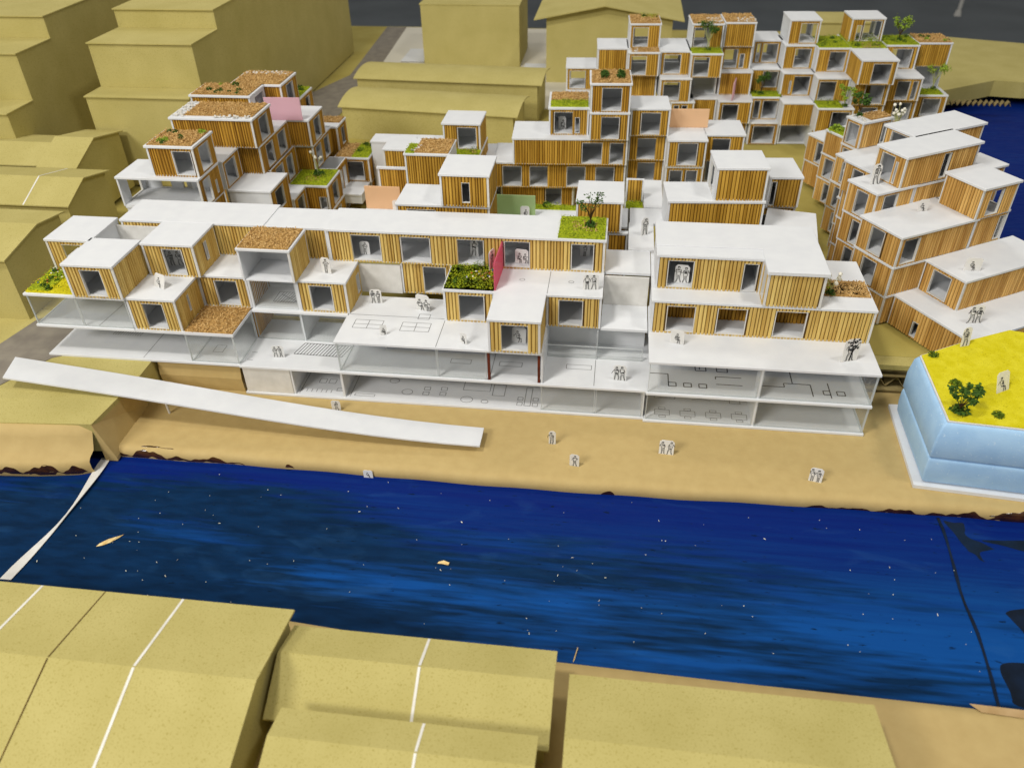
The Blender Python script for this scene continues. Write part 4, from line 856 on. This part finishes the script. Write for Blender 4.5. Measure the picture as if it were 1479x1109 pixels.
# ------------------------------------------------------------------ coloured acrylic screens
def screen(loc, rz, w_, h, mat, label, par=None):
    o = MB().box(-w_/2, w_/2, -.07, .07, 0, h).build('acrylic_screen', mat); o.location = Vector(loc)*S; o.rotation_euler = (0, 0, math.radians(rz))
    tag(o, label, 'screen', 'coloured acrylic screens'); bev(o, .03)
screen((25.05, 6.9, 10.51), 88, 4.5, 2.9, 'pink_acrylic', 'deep pink screen beside the mossy roof of the front building')
screen((24.8, 21.05, 10.52), 0, 4.6, 2.4, 'green_acrylic', 'pale green screen behind the long white roof')
screen((7.6, 29.0, 7.02), 0, 4.4, 2.9, 'orange_acrylic', 'pale orange screen in the courtyard left of the small timber box')
screen((44.6, 45.6, 12.32), 3, 4.9, 2.4, 'orange_acrylic', 'orange screen on the terrace beside the five-storey block')
screen((-6.2, 36.35, 15.12), 2, 4.6, 2.8, 'pale_pink_acrylic', 'pale pink screen behind the pebble edged roof')
screen((52.9, 69.6, 8.82), 78, 3.0, 2.7, 'pale_pink_acrylic', 'pink screen seen edge-on on the back row terrace')

# ------------------------------------------------------------------ paper people
def person(loc, rz, h, label, n=1, style=0, tilt=0, w_=None, back='film', drawing=None):
    w_ = w_ or (.55*n+.45)*h/1.7
    h *= .9; w_ *= .9
    p = empty('paper_person', loc, rz); p.rotation_euler = (math.radians(tilt), 0, math.radians(rz))
    tag(p, label, 'paper figure', 'little drawn paper people')
    rr = .12*h; mb = MB()
    out = [(-w_/2, 0), (w_/2, 0), (w_/2, h-rr), (w_/2-rr, h), (-w_/2+rr, h), (-w_/2, h-rr)]
    k = len(out); mb.add([(x, -.02, z) for x, z in out]+[(x, .02, z) for x, z in out], [tuple(range(k)), tuple(range(2*k-1, k-1, -1))]+[(i, k+i, k+(i+1) % k, (i+1) % k) for i in range(k)])
    mb.build('card', 'card_white' if back == 'paper' else 'film', p)
    ik = MB()
    def line(x0, z0, x1, z1, t=.05):
        t *= .62
        d = Vector((x1-x0, z1-z0)); L = d.length
        if L < 1e-5: return
        d /= L; nx, nz = -d.y*t*h/3.4, d.x*t*h/3.4
        for yy in (-.026, .026): ik.add([(x0+nx, yy, z0+nz), (x0-nx, yy, z0-nz), (x1-nx, yy, z1-nz), (x1+nx, yy, z1+nz)], [(0, 1, 2, 3)])
    for i in range(n):
        cx_ = (i-(n-1)/2)*w_/(n+.15); hh = h*rnd(.84, .94); sit = style == 1; ln = rnd(-.08, .08)*h
        if sit: hh *= .8; ln = rnd(-.14, .14)*h
        hr = .06*h; hx = cx_+ln; hz = hh-hr
        for t in range(7): line(hx+hr*math.cos(t*.9), hz+hr*math.sin(t*.9), hx+hr*math.cos((t+1)*.9), hz+hr*math.sin((t+1)*.9), .06)
        for t in range(3): line(hx-hr*rnd(.6, 1.1), hz+hr*rnd(.2, .9), hx+hr*rnd(.4, 1.1), hz+hr*rnd(.3, 1.1), .12)     # hair
        zs = hz-hr*1.7; zh = hh*(.47 if not sit else .36); sw = .105*h; hw_ = .085*h; bx_ = cx_+ln*.2
        line(hx-sw, zs, bx_-hw_, zh, .07); line(hx+sw, zs, bx_+hw_, zh, .07); line(hx-sw, zs, hx+sw, zs, .06)
        for t in range(random.randint(2, 6)):                                    # clothing hatch
            k = rnd(.05, .95); zz = zs+(zh-zs)*k; line(bx_-hw_*rnd(.5, 1), zz, bx_+hw_*rnd(.5, 1), zz+rnd(-.06, .06)*h, .09)
        for s_ in (-1, 1):
            ex, ez = hx+s_*sw*rnd(1.1, 2.0), zs-.15*h*rnd(.6, 1.2); line(hx+s_*sw, zs, ex, ez, .06); line(ex, ez, ex-s_*sw*rnd(-.6, 1.4), ez-.12*h*rnd(-.7, 1.1), .055)
            if sit: kx, kz = bx_+(s_*.4+1)*sw*random.choice((1, 1.2)), zh+rnd(-.02, .08)*h
            else: kx, kz = bx_+s_*hw_*rnd(.5, 1.6), hh*.25
            fx, fz = kx+s_*hw_*rnd(-.4, .8), .04*h
            line(bx_+s_*hw_*.8, zh, kx, kz, .08); line(kx, kz, fx, fz, .07); line(fx, fz, fx+.05*h*random.choice((-1, 1)), fz-.01*h, .07)
            line(bx_+s_*hw_*.1, zh, kx-s_*hw_*.5, kz, .05); line(kx-s_*hw_*.5, kz, fx-s_*hw_*.3, fz, .045)
    if drawing == 'tree':
        line(0, .02*h, .05*h, .5*h, .16)
        for t in range(26): ax, az = rnd(-.2, .3)*h, rnd(.5, .95)*h; line(ax, az, ax+rnd(-.12, .16)*h, az+rnd(-.06, .08)*h, rnd(.08, .2))
        for t in range(5): line(.03*h, rnd(.3, .5)*h, rnd(-.2, .28)*h, rnd(.6, .85)*h, .06)
    ik.build('ink_drawing', 'ink', p)
    return p
P_ = person
P_((-7.3, 6.3, 10.64), 10, 1.9, 'pair of drawn people standing inside an upper left window', 2, w_=1.9)
P_((-7.2, 2.1, 10.52), -25, 1.5, 'tilted paper figure on the white roof above the lower left window', 1, 1, tilt=-22, w_=1.6)
P_((8.1, 6.4, 10.52), -12, 1.9, 'single paper figure on the small white terrace right of the wood chip roof', 1)
P_((3.6, 1.6, 3.53), 4, 1.5, 'two drawn people by the printed stairs on the lowest deck', 2, w_=1.3)
P_((12.5, 7.0, 7.02), 6, 1.75, 'two paper people at the back left of the big white deck', 2, w_=1.3)
P_((17.5, 6.1, 7.02), -14, 2.0, 'wide card with a seated couple on the big white deck', 2, 1, w_=1.6)
P_((14.7, 1.4, 7.02), 24, 1.2, 'small paper figure between the two printed tables on the deck', 1, 1)
P_((22.5, .7, 7.02), -20, 1.3, 'crouching paper figure at the front right of the big white deck', 1, 1)
P_((27.6, 1.2, 7.15), -8, 1.7, 'paper figure leaping inside the window of the projecting white roofed box', 1, 1, tilt=-12, w_=1.5)
P_((33.9, 5.7, 10.52), 4, 1.8, 'two paper people on the terrace right of the pink screen', 2, w_=1.6)
P_((37.1, 1.2, 3.52), -6, 1.9, 'paper couple standing in the open court beside the right block', 2, w_=1.35)
P_((42.1, 2.7, 7.02), -14, 1.6, 'paper figure at the left end of the right block terrace', 1, 1, w_=1.4)
P_((57.1, 1.4, 7.02), 18, 2.6, 'tall clear card with dark tree drawing on the right block terrace', 1, w_=1.7, drawing='tree')
P_((10.0, -1.75, .0), 0, 1.3, 'lone paper figure half hidden behind the white ramp', 1, 0, w_=1.0)
P_((31.3, -4.5, .0), 0, 1.7, 'slim paper figure on the bank right of the ramp end', 1, w_=.7)
P_((33.5, -7.25, .0), -8, 1.5, 'paper figure nearest the water on the tan bank', 1, w_=.95)
P_((41.6, -4.8, .0), -4, 1.8, 'card with two standing people on the tan bank below the right block', 2, w_=1.45, back='paper')
P_((54.2, -7.0, .0), -12, 1.7, 'pair of paper people far right on the tan bank', 2, w_=1.2, back='paper')
P_((15.2, -9.55, -1.1), 0, .95, 'small square card stuck at the foot of the bank in the water', 1, 1, w_=.95, back='paper')
P_((38.9, 17.3, 10.62), 28, 2.2, 'slim paper figure on the white walkway behind the front buildings', 1, w_=.9)
P_((28.3, 43.4, 12.32), -10, 2.0, 'small ring like paper figure on the roof left of the five-storey block', 1, 1, w_=1.1)
P_((9.6, 28.4, 7.02), 0, 1.6, 'paper figure in front of the pale orange courtyard screen', 1, 1, w_=1.6)
P_((26.0, 20.6, 10.52), 0, 1.5, 'small dark paper figure at the foot of the pale green screen', 1, 1, w_=1.1, back='paper')
P_((26.9, 10.0, 10.65), -8, 1.7, 'crouching pair on a card in the window just right of the pink screen', 2, 1, w_=1.5, back='paper')
P_((10.9, 10.4, 10.65), 0, 1.6, 'paper figure in the first window of the long upper wall', 1, w_=1.1, back='paper')
P_((22.0, 11.0, 10.65), 0, 2.0, 'dark paper figure in the third window of the long upper wall', 1, w_=.9)
P_((24.2, 8.3, 10.9), 70, 2.2, 'white card with a figure turned beside the pink screen', 1, w_=1.3, back='paper')
P_((33.0, 12.0, 10.65), 0, 1.5, 'paper figure in the last window of the long upper wall', 1, w_=1.1)
P_((42.3, 7.6, 10.65), -6, 2.1, 'arched card with two people in the upper window of the right block', 2, w_=1.5, back='paper')
cs, sn = math.cos(math.radians(30.7)), math.sin(math.radians(30.7))
def W2(u, v): return 63.1+u*cs-v*sn, 13.5+u*sn+v*cs
for (u, v, z, rz, h, lb, kw) in ((5.9, 3.5, 13.42, 14, 1.4, 'small paper figure sitting on the large white roof of the turned block', dict(n=1, style=1, w_=1.2)),
                                 (2.6, 7.3, 15.42, 10, 2.4, 'dark striped paper figure on a smaller white roof of the turned block', dict(n=1, w_=1.0)),
                                 (6.2, -3.6, 10.12, 0, 1.5, 'running paper figure on the lower white roof of the turned block', dict(n=1, style=1, w_=1.7)),
                                 (3.9, -7.2, 6.82, 8, 2.2, 'tall rounded card with two people on the terrace above the yellow top', dict(n=2, w_=1.4))):
    X_, Y_ = W2(u, v); P_((X_, Y_, z), rz, h, lb, **kw)
P_((67.9, 4.8, 7.06), 20, 2.1, 'narrow card with a couple at the back corner of the yellow flocked top', 1, w_=1.0, tilt=-8)
P_((68.9, -1.9, 7.06), 32, 2.0, 'leaning card with a crossed drawing in the middle of the yellow top', 1, 1, w_=1.6, tilt=-18)

# ------------------------------------------------------------------ model trees and plants
def tree(loc, h, label, mats=('stem', 'leaf'), spread=.5, nb=7, leaf=.16, clump=34, lean=0, buds=False, tuftr=.5):
    t = tag(empty('model_tree', loc), label, 'model tree', 'model trees and plants')
    tr = MB(); cr = MB(); k0 = h*.3
    tr.tube((0, 0, 0), (lean*.3, 0, k0), .07*h/3, .055*h/3)
    for i in range(nb):
        a = i*2.4+rnd(-.4, .4); e = rnd(.55, 1.0)*h; s_ = spread*h*rnd(.35, 1)
        p0 = Vector((lean*.3, 0, k0*rnd(.4, 1))); p2 = Vector((lean+math.cos(a)*s_, math.sin(a)*s_, e)); p1 = p0.lerp(p2, .5)+Vector((rnd(-.1, .1), rnd(-.1, .1), .08*h))
        tr.tube(p0, p1, .04*h/3, .03*h/3); tr.tube(p1, p2, .03*h/3, .018*h/3)
        if buds: cr.rock(tuple(p2), .22, 0, 1.1)
        else:
            for q_, m_ in ((p2, clump), (p1.lerp(p2, .6), clump//2)):
                for _ in range(m_):
                    d = Vector((random.gauss(0, 1), random.gauss(0, 1), random.gauss(0, .8)))*.13*h/2.2; p = q_+d
                    u_ = Vector((rnd(-1, 1), rnd(-1, 1), rnd(-.6, .6))).normalized()*leaf*rnd(.6, 1.2); v_ = u_.orthogonal().normalized()*leaf*.6
                    cr.add([tuple(p-u_), tuple(p+v_), tuple(p+u_), tuple(p-v_)], [(0, 1, 2, 3)])
    tr.build('trunk', mats[0], t); tag(cr.build('crown', mats[1], t, buds), kind='stuff')
    if tuftr: tuft(t, .05, 0, 0, tuftr, 'leaf', 'base_moss', 110)
    return t
tree((33.4, 11.6, 14.15), 3.4, 'dark model tree on the mossy end of the long white roof', spread=.42, nb=8, lean=.1, tuftr=.6, clump=15, leaf=.13)
tree((64.4, -5.2, 7.05), 2.5, 'dark branching model tree at the front corner of the yellow top', spread=.5, nb=9, tuftr=.75)
tree((55.7, 6.9, 10.6), 2.4, 'white budded sprig on the wood chip patch of the right block', ('stem_pale', 'bud'), .45, 7, buds=True, tuftr=.5)
tree((-2.6, 35.2, 8.45), 3.6, 'pale budded sprig on the mossy roof of the left rear building', ('stem_pale', 'bud'), .25, 5, buds=True, tuftr=.8)
def BKP(u, v): a = math.radians(3); return 32+u*math.cos(a)-v*math.sin(a), 66+u*math.sin(a)+v*math.cos(a)
for u, v, z, h, lb, mt, sp in ((16.3, 2.6, 15.9, 3.8, 'leafy model tree on a mossy balcony near the top of the back row', ('stem_pale', 'leaf'), .35), (45.9, 8.2, 15.95, 3.6, 'bushy model tree on the planted roof at the right of the back row', ('stem', 'leaf_light'), .45),
                               (52.6, 7.2, 8.95, 4.6, 'tall pale stemmed model tree at the right end of the back row', ('stem_pale', 'leaf_light'), .35), (25.6, 4.2, 8.95, 3.2, 'dark model bush on a moss ledge in the middle of the back row', ('stem', 'leaf'), .35),
                               (37.0, -1.2, 8.9, 2.8, 'green model tree on the ledge behind the gravel topped box', ('stem_pale', 'leaf_light'), .5)):
    X_, Y_ = BKP(u, v); tree((X_, Y_, z), h, lb, mt, sp, tuftr=.5)
X_, Y_ = W2(15.8, 23.9); tree((X_, Y_, 15.5), 2.6, 'green model shrub on the gravel topped box of the turned block', ('stem', 'leaf'), .4, tuftr=.45)
X_, Y_ = W2(19.6, 21.4); tree((X_, Y_, 14.0), 3.0, 'white budded bush behind the long roofs of the turned block', ('stem_pale', 'bud'), .4, 14, buds=True, tuftr=0)
def CBP(u, v): a = math.radians(3); return 31+u*math.cos(a)-v*math.sin(a), 40+u*math.sin(a)+v*math.cos(a)
for u, lb in ((2.6, 'left of two dark green clumps on the planted top box'), (4.6, 'right of two dark green clumps on the planted top box')):
    X_, Y_ = CBP(u, 2.7); t = tag(empty('model_shrub', (X_, Y_, 19.4)), lb, 'model shrub', 'model trees and plants')
    for i in range(3): tuft(t, rnd(-.1, .1), -.9+.8*i, .15, .55, 'leaf', 'foliage', 90)
X_, Y_ = W2(17.6, 28.6); t = tag(empty('model_shrub', (X_, Y_, 11.7)), 'pale green clump on the narrow tower of the turned block', 'model shrub', 'model trees and plants')
tuft(t, 0, 0, 0, 1.0, 'leaf_light', 'foliage', 160)

# a stand's leg far behind the table, and loose papers at the far side
st_ = tag(empty('floor_stand', (245, 520, -75)), 'thin pale metal stand leg on the dark floor at the upper right corner', 'stand')
MB().tube((0, 0, 0), (6, 0, 140), 1.1, .9, 10).build('pole', 'paper_edge', st_); MB().tube((0, 0, 0), (0, 0, 3), 2.2, 1.6, 10).build('foot', 'paper_edge', st_)
for poly, lb in (([(15.6, 101), (20.4, 101), (20.4, 112), (15.6, 112)], 'bluish white paper between the plain block and the gabled house'), ([(-11, 112), (-6, 112), (-6, 122), (-11, 122)], 'bluish white paper left of the plain cardboard block')):
    o = MB().prism(poly, 1.9, 1.98).build('loose_paper', 'paper'); tag(o, lb, 'paper')
